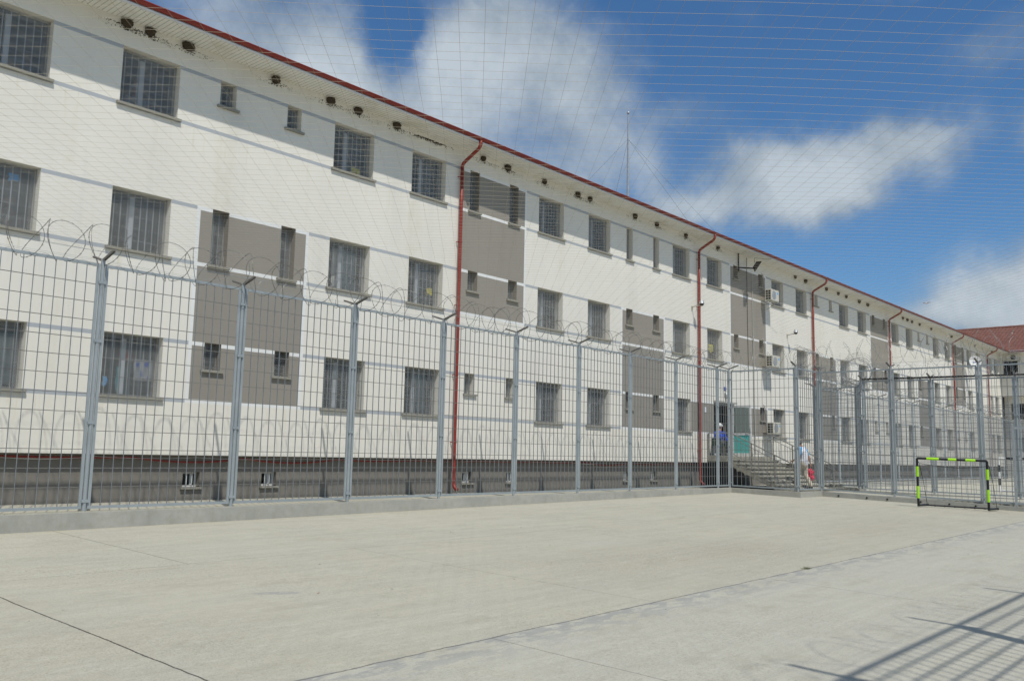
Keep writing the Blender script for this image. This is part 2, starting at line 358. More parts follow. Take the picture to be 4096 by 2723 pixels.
# ------------------------------------------------------------------ ground
GA, GX, GY = -1.925, .0087, .0271
def gz(x, y): return GA + GX*x + GY*y
g = mb('conc'); g.add([(-900, -900, -2.6), (1200, -900, -2.6), (1200, 1200, -2.6), (-900, 1200, -2.6)], [(0, 1, 2, 3)])
tag(g.build('ground'), kind='structure')
c = mb('court'); xs = (-40, 32.25); ys = (-30, 15.86)
c.add([(x, y, gz(x, y)) for x, y in ((-40, -30), (32.2, -30), (32.2, 13.3), (30.6, 13.3), (30.6, 15.95), (-40, 15.95))], [(0, 1, 2, 3, 4, 5)])
c.add([(x, y, -2.59) for x, y in ((-40, -30), (32.2, -30))] + [(32.2, -30, gz(32.2, -30)), (-40, -30, gz(-40, -30))], [(0, 1, 2, 3)])
tag(c.build('sports_court'), kind='structure')
p = mb('conc'); p.box(-40, 15.95, -1.6, 30.9, 18.36, -1.135); tag(p.build('path'), kind='structure')
p = mb('conc'); 
for q_ in ((30.9, 13.5, 31.9, 18.36), (31.9, 13.5, 36.3, 14.9), (36.3, 13.5, 36.301, 18.36), (31.9, 18.25, 36.3, 18.36)): p.box(q_[0], q_[1], -2.59, q_[2], q_[3], -1.215)
p.box(32.4, -30, -1.7, 36, 13.5, -1.219)
p.box(36.3, 16, -2.59, 82, 18.36, -1.12); tag(p.build('corridor_pavement'), kind='structure')
p = mb('conc'); p.box(36, -30, -1.7, 82, 16, -1.235); tag(p.build('far_court'), kind='structure')

# ------------------------------------------------------------------ main building
WY = 18.0; XE = 80.5; X0 = -12.0
Z3t, Z3b, Z2t, Z2b, Z1t, Z1b, ZB = 8.336, 7.105, 5.31, 4.037, 2.295, 1.019, -.165
ZT = 8.88; BH = .085; ZS = .60      # band height, small window height
bld = empty('prison_building', (X0, WY, 0), 'long three-storey cream and taupe block with barred windows and red roof edge', 'building')
T, S_ = 'tall', 'small'
BIG = [(2.55, 3.84), (5.21, 6.50), (7.90, 9.18), (13.4, 14.7), (16.07, 17.37), (21.59, 22.89), (24.28, 25.58), (29.81, 31.09), (32.48, 33.76),
       (38.52, 39.78), (41.18, 42.45), (46.62, 47.9), (49.27, 50.56), (54.71, 56.02), (57.33, 58.62), (62.76, 64.0), (65.37, 66.6), (70.76, 71.98), (73.24, 74.5), (77.0, 77.9), (78.6, 79.7)]
SEC = [  # slit columns, kinds for floor 3,2,1, panel x0,x1, panel type
    ((10.17, 11.97), (S_, T, S_), 9.79, 12.77, 'A'), ((18.38, 20.16), (T, S_, S_), 18.0, 20.98, 'B'), ((26.6, 28.4), (T, S_, S_), 26.28, 29.22, 'A'),
    ((34.8, 37.19), (S_, S_, S_), 34.44, 37.95, 'B'), ((43.42, 45.27), (S_, S_, S_), 43.1, 46.08, 'A'), ((51.5, 53.3), (S_, S_, S_), 51.12, 54.1, 'B'),
    ((59.6, 61.38), (S_, S_, S_), 59.3, 62.2, 'A'), ((67.7, 69.5), (T, S_, S_), 67.35, 70.2, 'B')]
FL = [(Z3t, Z3b), (Z2t, Z2b), (Z1t, Z1b)]
openings = []   # x0,x1,z0,z1,kind,floor
DOOR = (33.0, 34.5)
for fl, (zt, zb) in enumerate(FL):
    for a, b in BIG:
        if fl == 2 and abs(a-32.48) < .1: continue
        if fl == 2 and abs(a-7.9) < .1: a, b = 7.96, 9.22
        if fl == 2 and abs(a-29.81) < .1: a, b = 30.05, 31.13
        openings.append((a, b, zb, zt, 'big', fl))
    for cols, kinds, p0, p1, ty in SEC:
        for a in cols:
            if fl == 2 and abs(a-34.8) < .1: continue
            k = kinds[fl]; openings.append((a, a+.41, zb if k == T else zt-ZS, zt, k, fl))
openings.append((DOOR[0], DOOR[1], .06, 2.28, 'door', 2))
bands = []      # x0,x1,z0,z1,mat ; later ones win
for zt, zb in FL:
    bands.append((X0, XE, zt-BH, zt, 'stripe')); bands.append((X0, XE, zb-BH+.02, zb+.02, 'stripe'))
PW = .085
for cols, kinds, p0, p1, ty in SEC:
    za, zb_ = (Z2t, Z1b) if ty == 'A' else (Z3t, Z2b)
    bands.append((p0-.0, p1+.0, zb_-BH+.02, za, 'taupe'))
    zs = (Z2t, Z2b+.02, Z1t, Z1b+.02) if ty == 'A' else (Z3t, Z3b+.02, Z2t, Z2b+.02)
    for z in zs: bands.append((p0, p1, z-BH, z, 'white_stripe'))
    bands.append((p0, p0+PW, zb_-BH+.02, za, 'white_stripe')); bands.append((p1-PW, p1, zb_-BH+.02, za, 'white_stripe'))
bands.append((31.14, 37.97, Z1b-BH+.02, Z1t, 'taupe'))
for z in (Z1t, Z1b+.02): bands.append((31.14, 37.97, z-BH, z, 'white_stripe'))
bands.append((37.9, 37.97, Z1b-BH+.02, Z1t, 'white_stripe'))
XS = sorted({round(v, 4) for o in openings for v in o[:2]} | {round(v, 4) for b in bands for v in b[:2]} | {X0, XE})
ZS_ = sorted({round(v, 4) for o in openings for v in o[2:4]} | {round(v, 4) for b in bands for v in b[2:4]} | {ZB, ZT+.05})
W = MB(); DEP = .36
for i in range(len(XS)-1):
    xa, xb = XS[i], XS[i+1]; xm = (xa+xb)/2; run = None
    for j in range(len(ZS_)-1):
        za, zb_ = ZS_[j], ZS_[j+1]; zm = (za+zb_)/2
        hole = any(o[0] < xm < o[1] and o[2] < zm < o[3] for o in openings); mt = None
        if not hole:
            mt = 'cream'
            for b in bands:
                if b[0] < xm < b[1] and b[2] < zm < b[3]: mt = b[4]
        if run and run[2] == mt: run[1] = zb_
        else:
            if run and run[2]: W.m(run[2]); W.quad((xa, WY, run[0]), (xb, WY, run[0]), (xb, WY, run[1]), (xa, WY, run[1]))
            run = [za, zb_, mt]
    if run and run[2]: W.m(run[2]); W.quad((xa, WY, run[0]), (xb, WY, run[0]), (xb, WY, run[1]), (xa, WY, run[1]))
def pnl(xm, zm):
    mt = 'cream'
    for b in bands:
        if b[0] < xm < b[1] and b[2] < zm < b[3] and b[4] == 'taupe': mt = 'taupe'
    return mt
for a, b, z0, z1, k, fl in openings:   # reveals
    W.m(pnl((a+b)/2, (z0+z1)/2)); y1 = WY+DEP
    W.quad((b, WY, z0), (b, y1, z0), (b, y1, z1), (b, WY, z1)); W.quad((a, y1, z0), (a, WY, z0), (a, WY, z1), (a, y1, z1))
    W.m('cream' if pnl((a+b)/2, (z0+z1)/2) == 'cream' else 'taupe'); W.quad((a, WY, z1), (b, WY, z1), (b, y1, z1), (a, y1, z1)); W.quad((a, y1, z0), (b, y1, z0), (b, WY, z0), (a, WY, z0))
W.m('cream'); W.quad((X0, WY, ZB), (X0, WY+.5, ZB), (XE, WY+.5, ZB), (XE, WY, ZB))
W.quad((X0, WY, ZB), (X0, WY, ZT), (X0, 30, ZT), (X0, 30, ZB)); W.quad((X0, 30, -2), (X0, 30, ZT), (95, 30, ZT), (95, 30, -2))
put(W.build('wall'), bld)
# plinth with basement windows
pl = mb('plinth'); PY = 18.20
BW = [(1.2, 1.62), (9.97, 10.37), (11.93, 12.33), (18.58, 19.0), (20.48, 20.88), (26.75, 27.15), (28.55, 28.95), (43.6, 44.0), (45.4, 45.8), (59.8, 60.2), (61.5, 61.9)]
xs_ = [X0] + [v for p_ in BW for v in p_] + [XE]; bz0, bz1 = -.85, -.53
for i in range(len(xs_)-1):
    a, b = xs_[i], xs_[i+1]
    if i % 2 == 0: pl.quad((a, PY, -2.6), (b, PY, -2.6), (b, PY, ZB+.02), (a, PY, ZB+.02))
    else:
        pl.quad((a, PY, -2.6), (b, PY, -2.6), (b, PY, bz0), (a, PY, bz0)); pl.quad((a, PY, bz1), (b, PY, bz1), (b, PY, ZB+.02), (a, PY, ZB+.02))
        pl.quad((b, PY, bz0), (b, PY+.2, bz0), (b, PY+.2, bz1), (b, PY, bz1)); pl.quad((a, PY+.2, bz0), (a, PY, bz0), (a, PY, bz1), (a, PY+.2, bz1))
        pl.quad((a, PY, bz1), (b, PY, bz1), (b, PY+.2, bz1), (a, PY+.2, bz1)); pl.quad((a, PY+.2, bz0), (b, PY+.2, bz0), (b, PY, bz0), (a, PY, bz0))
put(pl.build('plinth'), bld)
def bas(x0, x1):
    fr_ = mb('white'); y = PY+.15
    for q in ((x0, y, bz0, x1, y+.05, bz0+.04), (x0, y, bz1-.04, x1, y+.05, bz1), (x0, y, bz0+.04, x0+.04, y+.05, bz1-.04), (x1-.04, y, bz0+.04, x1, y+.05, bz1-.04), ((x0+x1)/2+.05, y-.01, bz0+.04, (x0+x1)/2+.1, y+.05, bz1-.04)): fr_.box(*q)
    o = put(fr_.build('basement_window'), bld)
    gl_ = mb('glass'); gl_.box(x0+.04, y+.02, bz0+.04, x1-.04, y+.03, bz1-.04); gl_.build('window_pane', o)
    si = mb('sill'); si.box(x0-.05, PY-.06, bz0-.045, x1+.05, PY+.0, bz0-.001); si.build('sill', o)
    bars = mb('white')
    for k in (.3, .62): bars.tube([(x0+(x1-x0)*k, PY+.05, bz0), (x0+(x1-x0)*k, PY+.05, bz1)], .008, 5)
    bars.build('security_bars', o)
for a, b in BW: bas(a, b)
# interior floors, back wall, cross walls, roof deck
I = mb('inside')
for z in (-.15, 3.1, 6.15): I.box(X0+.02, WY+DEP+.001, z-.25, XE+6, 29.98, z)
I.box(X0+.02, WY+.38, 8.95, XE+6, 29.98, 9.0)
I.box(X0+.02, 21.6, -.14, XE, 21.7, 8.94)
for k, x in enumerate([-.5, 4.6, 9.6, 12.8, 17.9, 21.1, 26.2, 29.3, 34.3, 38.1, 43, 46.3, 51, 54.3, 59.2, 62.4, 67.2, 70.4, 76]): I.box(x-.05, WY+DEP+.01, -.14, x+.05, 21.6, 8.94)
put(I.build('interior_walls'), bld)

# window parts, one set of meshes per size
def meshes(wd, ht, big):
    y = .30; fw = .05; f_ = mb('sash')
    # transom box at the top as in the photo, frame, mullion
    f_.box(0, y, 0, wd, y+.06, fw); f_.box(0, y, ht-fw-.03, wd, y+.06, ht); f_.box(0, y, fw, fw, y+.06, ht-fw-.03); f_.box(wd-fw, y, fw, wd, y+.06, ht-fw-.03)
    if big:
        f_.m('pvc').box(wd*.40, y-.012, fw, wd*.40+.10, y+.05, ht-fw-.03)
    g_ = mb('glass')
    if big: g_.box(wd*.40+.10, y+.03, fw, wd-fw, y+.036, ht-fw-.03)
    else: g_.box(fw, y+.03, fw, wd-fw, y+.036, ht-fw-.03)
    b_ = mb('wmesh'); yb = .20; n = max(2, round(wd/.15))
    for i in range(1, n): b_.bar((wd*i/n, yb, 0), (wd*i/n, yb, ht), .012, .012)
    for i in range(1, 5 if ht > 1 else 3): z = ht*i/(5 if ht > 1 else 3); b_.bar((0, yb-.012, z), (wd, yb-.012, z), .010, .006)
    b_.bar((.008, yb, 0), (.008, yb, ht), .012, .02); b_.bar((wd-.008, yb, 0), (wd-.008, yb, ht), .012, .02)
    m_ = mb('wmesh'); ym = .165; px, pz = .040, .062; t_ = .0062   # expanded-metal diamonds
    slope = pz/px
    k = -int(ht/pz)-1
    while k*px < wd:
        for sgn in (1, -1):
            # line through (k*px, 0) climbing with slope; clip to the opening
            xa = k*px; za = 0.0; xb_ = xa + ht/slope; zb2 = ht
            if xa < 0: za = -xa*slope; xa = 0
            if xb_ > wd: zb2 = ht-(xb_-wd)*slope; xb_ = wd
            if zb2 - za < .01: continue
            ax, bx = (xa, xb_) if sgn > 0 else (wd-xa, wd-xb_)
            dx = .0033; yy = ym + (.0015 if sgn > 0 else -.0015)
            m_.add([(ax-dx, yy, za), (ax+dx, yy, za), (bx+dx, yy, zb2), (bx-dx, yy, zb2)], [(0, 1, 2, 3)])
        k += 1
    s_ = mb('sill'); s_.box(-.07, -.065, -.05, wd+.07, 0.0-.001, .004); s_.box(.002, -.001, -.05, wd-.002, .16, .004)
    return [('window', f_.mesh('window')), ('window_pane', g_.mesh('window_pane')), ('security_bars', b_.mesh('security_bars')), ('wire_mesh', m_.mesh('wire_mesh')), ('sill', s_.mesh('sill'))]
cache = {}
def window(x0, x1, z0, z1, kind):
    key = (kind, round(x1-x0, 2), round(z1-z0, 2))
    if key not in cache: cache[key] = meshes(x1-x0, z1-z0, kind == 'big')
    ms = cache[key]; nm = 'window' if kind == 'big' else 'narrow_window'
    w_ = bpy.data.objects.new(nm, ms[0][1]); COL.objects.link(w_); w_.location = (x0, WY, z0); put(w_, bld)
    for n_, me in ms[1:]:
        o = bpy.data.objects.new(n_, me); COL.objects.link(o); o.parent = w_
    return w_
for a, b, z0, z1, k, fl in openings:
    if k != 'door': window(a, b, z0, z1, k)

# eaves: soffit, fascia, gutter, roof
e = mb('soffit'); e.box(X0-1, 17.28, 8.905, XE+.0, WY, 8.93); put(e.build('soffit'), bld)
e = mb('fascia'); e.box(X0-1, 17.245, 8.89, XE-.72, 17.28, 9.07); e.box(X0-1, 17.195, 8.882, XE-.72, 17.244, 8.912); e.box(X0-1, 17.238, 8.965, XE-.72, 17.244, 8.975); put(e.build('fascia'), bld)
def gutter(axis='x', a=X0-1, b=XE-.78, y0=17.175, zc=9.0, r=.068):
    G = mb('gutter'); n = 10; segs = []
    x = a
    while x < b: segs.append(x); x += 3.0
    segs.append(b)
    for i in range(len(segs)-1):
        p0, p1 = segs[i], segs[i+1]
        for rr, e0, e1 in ((r, p0, p1), (r+.005, p1-.05, p1)):
            pts = []
            for k in range(n+1):
                t_ = math.pi*k/n; pts.append((-math.cos(t_)*rr, -math.sin(t_)*rr))
            vs = []
            for q in (e0, e1):
                for u_, v_ in pts: vs.append((q, y0+u_, zc+v_) if axis == 'x' else (y0+u_, q, zc+v_))
            G.add(vs, [(k, k+1, n+1+k+1, n+1+k) for k in range(n)])
        for q in (p0,):
            if axis == 'x': G.box(q, y0-r-.012, zc-.008, p1, y0-r+.004, zc+.01)
            else: G.box(y0-r-.012, q, zc-.008, y0-r+.004, p1, zc+.01)
    return G
put(gutter().build('gutter'), bld)
def tiles(a, b, base, top, z0, z1, axis, pw=.19, rows=None, amp=.014):
    """pressed-tile roof slope: a..b along the eave, base->top up the slope"""
    Tm = mb('tile'); run = math.hypot(top-base, z1-z0); rows = rows or int(run/.36)
    nx = int((b-a)/(pw/4)); vs = []; fs = []; w_ = nx+1
    for r_ in range(rows):
        for e_ in (0, 1):
            t_ = (r_+e_)/rows; lift = (.05 if axis == 'y' else .035)*(1-e_)+.002
            for i in range(w_):
                x = a+(b-a)*i/nx; wv_ = amp*math.sin(2*math.pi*(x-a)/pw)
                y = base+(top-base)*t_; z = z0+(z1-z0)*t_+lift+wv_
                vs.append((x, y, z) if axis == 'x' else (y, x, z))
    for r_ in range(rows*2-1):
        for i in range(nx): fs.append((r_*w_+i, r_*w_+i+1, (r_+1)*w_+i+1, (r_+1)*w_+i))
    Tm.add(vs, fs); return Tm
RT = tiles(X0-1, XE+5, 17.18, 24.0, 8.995, 11.75, 'x', amp=.008)
RT.m('tile').quad((X0-1, 24, 11.75), (XE+5, 24, 11.75), (XE+5, 30.9, 9.0), (X0-1, 30.9, 9.0)); put(RT.build('roof'), bld)
# wing closing the far end of the yard
wing = empty('wing_building', (80.5, 6, 0), 'far cream wing closing the yard with a large red tiled roof', 'building')
Wg = MB(); WX = 80.5; Wg.m('cream')
wo = [(16.72, 17.80, Z3b+.1, Z3t, 0), (14.0, 15.1, Z3b+.1, Z3t, 0), (11.2, 12.3, Z3b+.1, Z3t, 0), (16.5, 17.6, 3.9, 5.1, 1)]
def wallx(x, y0, y1, z0, z1, ops):
    ys_ = sorted({y0, y1} | {v for o in ops for v in o[:2]}); zs = sorted({z0, z1} | {v for o in ops for v in o[2:4]})
    for i in range(len(ys_)-1):
        for j in range(len(zs)-1):
            ym, zm = (ys_[i]+ys_[i+1])/2, (zs[j]+zs[j+1])/2
            if any(o[0] < ym < o[1] and o[2] < zm < o[3] for o in ops): continue
            Wg.quad((x, ys_[i], zs[j]), (x, ys_[i+1], zs[j]), (x, ys_[i+1], zs[j+1]), (x, ys_[i], zs[j+1]))
wallx(WX, -12, 18, 5.42, 9.0, wo[:3]); Wg.quad((WX, -12, 5.42), (WX, 18, 5.42), (WX+.8, 18, 5.42), (WX+.8, -12, 5.42))
wallx(WX+.8, -12, 18.4, -1.7, 5.42, [(16.4, 17.5, 3.6, 4.9, 1), (13.4, 14.5, 3.6, 4.9, 1), (16.4, 17.5, 1.0, 2.2, 1)])
for (a, b, z0, z1, q) in wo[:3]:
    Wg.quad((WX, b, z0), (WX+.3, b, z0), (WX+.3, b, z1), (WX, b, z1)); Wg.quad((WX, a, z1), (WX, b, z1), (WX+.3, b, z1), (WX+.3, a, z1)); Wg.quad((WX, a, z0), (WX, a, z1), (WX+.3, a, z1), (WX+.3, a, z0))
put(Wg.build('wall'), wing)
iw = mb('inside'); iw.box(WX+2.5, -12, -1.7, WX+2.6, 18, 9); iw.box(WX+.02, -12, 8.95, WX+12, 18, 8.985); iw.box(WX+.9, -12, 3.0, WX+2.4, 18, 3.2); iw.box(WX+.05, -12, 5.9, WX+2.4, 17.98, 6.1); iw.box(WX+.31, 17.99, -1.7, WX+2.6, 18.05, 8.94); iw.box(WX+.31, 15.3, 6.1, WX+2.4, 15.4, 8.94); put(iw.build('interior_walls'), wing)
for (a, b, z0, z1) in [(o[0], o[1], o[2], o[3]) for o in wo[:3]] + [(16.4, 17.5, 3.6, 4.9), (13.4, 14.5, 3.6, 4.9), (16.4, 17.5, 1.0, 2.2)]:
    xx = WX+.12 if z0 > 6 else WX+.92; fr_ = mb('frame_dark')
    for q in ((xx, a, z0, xx+.05, b, z0+.05), (xx, a, z1-.05, xx+.05, b, z1), (xx, a, z0+.05, xx+.05, a+.05, z1-.05), (xx, b-.05, z0+.05, xx+.05, b, z1-.05)): fr_.box(*q)
    o = put(fr_.build('window'), wing); br = mb('galv')
    for k in range(1, 8): br.bar((xx-.03, a+(b-a)*k/8, z0), (xx-.03, a+(b-a)*k/8, z1), .014, .014)
    br.build('security_bars', o)
sf = mb('soffit'); sf.box(WX-.75, -12, 8.885, WX, 17.2, 8.91); put(sf.build('soffit'), wing)
sf = mb('fascia'); sf.box(WX-.78, -12, 8.85, WX-.75, 17.15, 9.03); put(sf.build('fascia'), wing)
put(gutter('y', -12, 17.1, WX-.85, 8.975).build('gutter'), wing)
rw = tiles(-12, 24, WX-.85, WX+6.6, 8.99, 11.95, 'y', .30); put(rw.build('roof'), wing)
rc = mb('tile'); rc.tube([(WX+6.6, -12, 12.0), (WX+6.6, 24, 12.0)], .09, 8); put(rc.build('ridge_cap'), wing)
am = mb('ac'); am.box(WX-.38, 16.55, 8.28, WX-.06, 17.4, 8.82); o = am.build('air_conditioner', bevel=.02); tag(o, 'small pale air conditioner box high on the far wing wall', 'air conditioner')
am = mb('dark'); am.tube([(WX-.385, 16.95, 8.55), (WX-.39, 16.95, 8.55)], .2, 16); am.build('fan_grille', o)
am = mb('galv'); am.box(WX-.4, 16.6, 8.23, WX, 16.64, 8.277); am.box(WX-.4, 17.3, 8.23, WX, 17.34, 8.277); am.build('bracket', o)

# ------------------------------------------------------------------ downpipes
PX = [17.93, 31.68, 42.98, 54.1, 67.0, 76.2]
pos = ['first', 'second', 'third', 'fourth', 'fifth', 'sixth']
ex = ['nearest, reaching the ground beside the left taupe panel', 'beside the entrance stairs', 'right of the wall-mounted air conditioners', 'beyond the air conditioners, half hidden by fence wire', 'rising behind the far fence posts', 'last one, close to the far wing']
for i, x in enumerate(PX):
    d = mb('gutter'); y = 17.9; r = .052
    z_end = -.98 if i != 1 else -.98
    pts = [(x, 17.175, 8.94), (x, 17.175, 8.84), (x, 17.20, 8.77), (x, 17.25, 8.71), (x, 17.78, 8.44), (x, 17.86, 8.39), (x, y, 8.31), (x, y, 8.2)]
    zz = 8.2
    while zz > z_end+.3: pts.append((x, y, max(zz, z_end+.25))); zz -= 1.2
    pts += [(x, y, z_end+.16), (x, y-.03, z_end+.06), (x, y-.10, z_end-.01), (x, y-.16, z_end-.04)]
    d.tube(pts, r, 12); o = d.build('downpipe', smooth=True)
    tag(o, f'{pos[i]} red downpipe from the left, {ex[i]}', 'downpipe', 'red downpipes on the main facade')
    for z in (8.0, 6.05, 4.2, 2.2, .3):
        cl = mb('gutter'); cl.tube([(x, y, z-.02), (x, y, z+.02)], r+.008, 12); cl.bar((x-.07, y+.03, z), (x-.07, WY, z), .02, .02); cl.bar((x-.07, y+.03, z), (x, y, z), .012, .02); cl.build('pipe_clamp', o)
    cl = mb('gutter'); cl.tube([(x, y, 5.2), (x, y, 5.3)], r+.006, 12); cl.build('pipe_joint', o)

# ------------------------------------------------------------------ fences
def fence_run(name, label, P, zb, zt, kerb=True, pitch=.172, rows=13, coil=True, coil_r=.37, coil_lift=.36, coil_label='', arms=True, kw=.26, group='steel grating fences', coil2=None, pitch_c=.30, wrap=False, seed=1, kerb_z=None, skip=(), wr=.0040, wm='razor', rod=.012, fhh=.05, bw=.009):
    """P: list of (x,y) post positions; zb(x,y) kerb top; zt(x,y) rail top"""
    rd = random.Random(seed)
    root = empty(name, (P[0][0], P[0][1], zb(*P[0])), label, 'fence', group)
    n = len(P); pr_ = .038
    for i, (x, y) in enumerate(P):
        if i in skip: continue
        po = mb('fence'); po.tube([(x, y, zb(x, y)-.05), (x, y, zt(x, y)+.10)], pr_, 12)
        for fz in (.02, .33, .66, .9):
            z = zb(x, y)+(zt(x, y)-zb(x, y))*fz+.1
            a = P[max(0, i-1)]; b = P[min(n-1, i+1)]; d = Vector((b[0]-a[0], b[1]-a[1], 0)).normalized()
            po.bar(Vector((x, y, z))-d*.065, Vector((x, y, z))+d*.065, .088, .05)
        o = put(po.build('post'), root)
        if arms:
            a = P[max(0, i-1)]; b = P[min(n-1, i+1)]; d = Vector((b[0]-a[0], b[1]-a[1], 0)).normalized(); nn = Vector((-d.y, d.x, 0))
            am_ = mb('arm'); top = Vector((x, y, zt(x, y)+.08))
            for s_ in (1, -1):
                e_ = top + nn*s_*.40 + Vector((0, 0, .12))
                am_.bar(top+nn*s_*.01, e_, .055, .012); am_.bar(top+d*.024+Vector((0, 0, -.01)), e_+d*.024+Vector((0, 0, -.01)), .006, .035); am_.bar(top-d*.024+Vector((0, 0, -.01)), e_-d*.024+Vector((0, 0, -.01)), .006, .035)
            ao = am_.build('wire_arm'); ao.parent = o; ao.matrix_parent_inverse = Matrix.Translation(Vector((0, 0, 0)))
    for i in range(n-1):
        A = Vector((*P[i], 0)); B = Vector((*P[i+1], 0)); ln_ = (B-A).length; d = (B-A)/ln_; nn = Vector((-d.y, d.x, 0))
        a = A+d*(pr_+.014); b = B-d*(pr_+.014); lw = (b-a).length; fw = .05
        def z0(p): return zb(p.x, p.y)+.055
        def z1(p): return zt(p.x, p.y)
        fr_ = mb('fence')
        def V(p, z): return Vector((p.x, p.y, z))
        fr_.bar(V(a, z1(a)-fhh/2), V(b, z1(b)-fhh/2), .03, fhh); fr_.bar(V(a, z0(a)+fw/2), V(b, z0(b)+fw/2), .03, fw)
        for e_ in (a+d*fw/2, b-d*fw/2): fr_.bar(V(e_, z0(e_)+fw), V(e_, z1(e_)-fw), fw, .03, upv=nn)
        o = put(fr_.build('fence_panel'), root)
        gr = mb('grate'); m_ = max(3, round((lw-2*fw)/pitch)); aa = a+d*fw; bb = b-d*fw
        for k in range(1, m_):
            p = aa.lerp(bb, k/m_); gr.bar(V(p, z0(p)+fw), V(p, z1(p)-fw), bw, .019, upv=nn)
        for k in range(1, rows):
            za = z0(aa)+fw+(z1(aa)-z0(aa)-2*fw)*k/rows; zb_ = z0(bb)+fw+(z1(bb)-z0(bb)-2*fw)*k/rows
            gr.m('rod').bar(V(aa, za)+nn*.010, V(bb, zb_)+nn*.010, rod, rod); gr.m('grate')
        g_ = gr.build('grating'); g_.parent = o
        g_.location = -(Vector(o.location)) + Vector(o.location)  # same frame as the panel
    if kerb:
        kb = mb('kerb')
        for i in range(n-1):
            A = Vector((*P[i], 0)); B = Vector((*P[i+1], 0)); d = (B-A).normalized(); nn = Vector((-d.y, d.x, 0))
            A2 = A-d*kw/2 if i == 0 else A; B2 = B+d*kw/2 if i == n-2 else B; q = []
            st = 6
            for k in range(st):
                pa = A2.lerp(B2, k/st); pb = A2.lerp(B2, (k+1)/st)
                j1 = rd.uniform(-.006, .006); kb_ = []
                vs = []
                for p in (pa, pb):
                    for s_, top in ((-1, 0), (1, 0), (1, 1), (-1, 1)):
                        z = (zb(p.x, p.y)) if top else (kerb_z if kerb_z is not None else gz(p.x, p.y)-.15)
                        vs.append((p.x+nn.x*s_*kw/2, p.y+nn.y*s_*kw/2, z))
                fs = [(0, 1, 5, 4), (1, 2, 6, 5), (2, 3, 7, 6), (3, 0, 4, 7)]
                if i == 0 and k == 0: fs.append((3, 2, 1, 0))
                if i == n-2 and k == st-1: fs.append((4, 5, 6, 7))
                kb.add(vs, fs)
        tag(kb.build('kerb'), kind='structure')
    if coil:
        pts = []
        for i in range(n): pts.append(Vector((P[i][0], P[i][1], zt(*P[i])+coil_lift)))
        L_ = [0]
        for i in range(n-1): L_.append(L_[-1]+(pts[i+1]-pts[i]).length)
        def at(sv):
            sv = max(0, min(L_[-1], sv))
            for i in range(n-1):
                if sv <= L_[i+1]: break
            t_ = (sv-L_[i])/(L_[i+1]-L_[i]); d = (pts[i+1]-pts[i]).normalized(); return pts[i].lerp(pts[i+1], t_), Vector((d.x, d.y, 0)).normalized()
        cz = MB()
        for (rr, lift, ph, pit) in ([(coil_r, 0, 0, pitch_c)] + ([coil2] if coil2 else [])):
            cz.m(wm); s_ = 0; th = ph; path = []; steps = 26; rj = rr; pj = pit
            while s_ < L_[-1]:
                if len(path) % steps == 0: rj2 = rr*rd.uniform(.86, 1.12); pj = pit*rd.uniform(.65, 1.4)
                rj += (rj2-rj)*.06
                sag = -.10*math.sin(math.pi*((s_ % 2.85)/2.85))
                osc = .13*math.sin(1.5*th+ph)
                c_, d = at(s_+osc); nn = Vector((-d.y, d.x, 0))
                path.append(c_+nn*math.cos(th)*rj+Vector((0, 0, math.sin(th)*rj+sag+lift)))
                th += 2*math.pi/steps; s_ += pj/steps
            cz.tube(path, wr, 4, cap=False)
            for k in range(1, len(path)-1):
                d = (path[k+1]-path[k-1]).normalized(); q = Vector((rd.uniform(-1, 1), rd.uniform(-1, 1), rd.uniform(-1, 1))); u_ = d.cross(q).normalized()*.019
                p = path[k]; cz.add([p-d*.014+u_, p+d*.003, p+d*.014+u_, p-d*.014-u_, p-d*.003, p+d*.014-u_], [(0, 1, 4, 3), (2, 5, 4, 1)])
        # straight carrier wires
        cz.m('tie')
        for off, dz in ((.36, -.10), (-.36, -.10), (0, -.24), (.2, -.16)):
            pl_ = []
            for k in range(int(L_[-1]/.35)+2):
                s_ = k*.35; c_, d = at(s_); nn = Vector((-d.y, d.x, 0)); pl_.append(c_+nn*off+Vector((0, 0, dz-coil_lift+.36-.10-.03*math.sin(math.pi*((s_ % 2.85)/2.85)))))
                if s_ > L_[-1]: break
            cz.tube(pl_, .0022, 3, cap=False)
        if wrap:   # thin wire lashed round the top rail
            path = []; s_ = 0; th = 0
            while s_ < L_[-1]:
                c_, d = at(s_); nn = Vector((-d.y, d.x, 0)); path.append(c_+nn*math.cos(th)*.032+Vector((0, 0, math.sin(th)*.042-coil_lift-.02)))
                th += math.pi/4; s_ += .036*rd.uniform(.6, 1.5)
            cz.tube(path, .0028, 3, cap=False)
        tag(cz.build('razor_wire_coil'), coil_label, 'razor wire', 'razor wire coils on the fences')
    return root
def lin(a, b, x0, x1): return lambda x, y: a+(b-a)*(x-x0)/(x1-x0)
zb1 = lin(-1.150, -1.055, 7, 30.5); zt1 = lin(3.235, 3.27, 7, 30.5)
F1 = [(-4.4, 16), (-1.55, 16), (1.3, 16), (4.12, 16), (6.96, 16), (9.82, 16), (12.71, 16), (15.53, 16), (18.32, 16), (21.17, 16), (23.89, 16), (26.68, 16), (29.59, 16), (30.48, 16)]
fence_run('grating_fence', 'long grey grating fence running in front of the cream facade along the court', F1, zb1, zt1, coil_label='loose razor wire coil along the long fence in front of the facade', wrap=True, seed=3, wr=.0052, wm='razor_dark', pitch_c=.36)
zbC = lambda x, y: -1.055-.018*(16-y)
ztC = lambda x, y: 3.27
F2 = [(30.50, 15.98), (30.58, 13.42)]
fence_run('grating_fence', 'single wide grating panel turning out from the long fence beside the stairs', F2, zbC, ztC, coil_label='razor wire above the fence panel beside the entrance stairs', seed=4, rows=13, kerb=True, skip=(0,))
F3 = [(30.60, 13.40), (32.28, 13.32)]
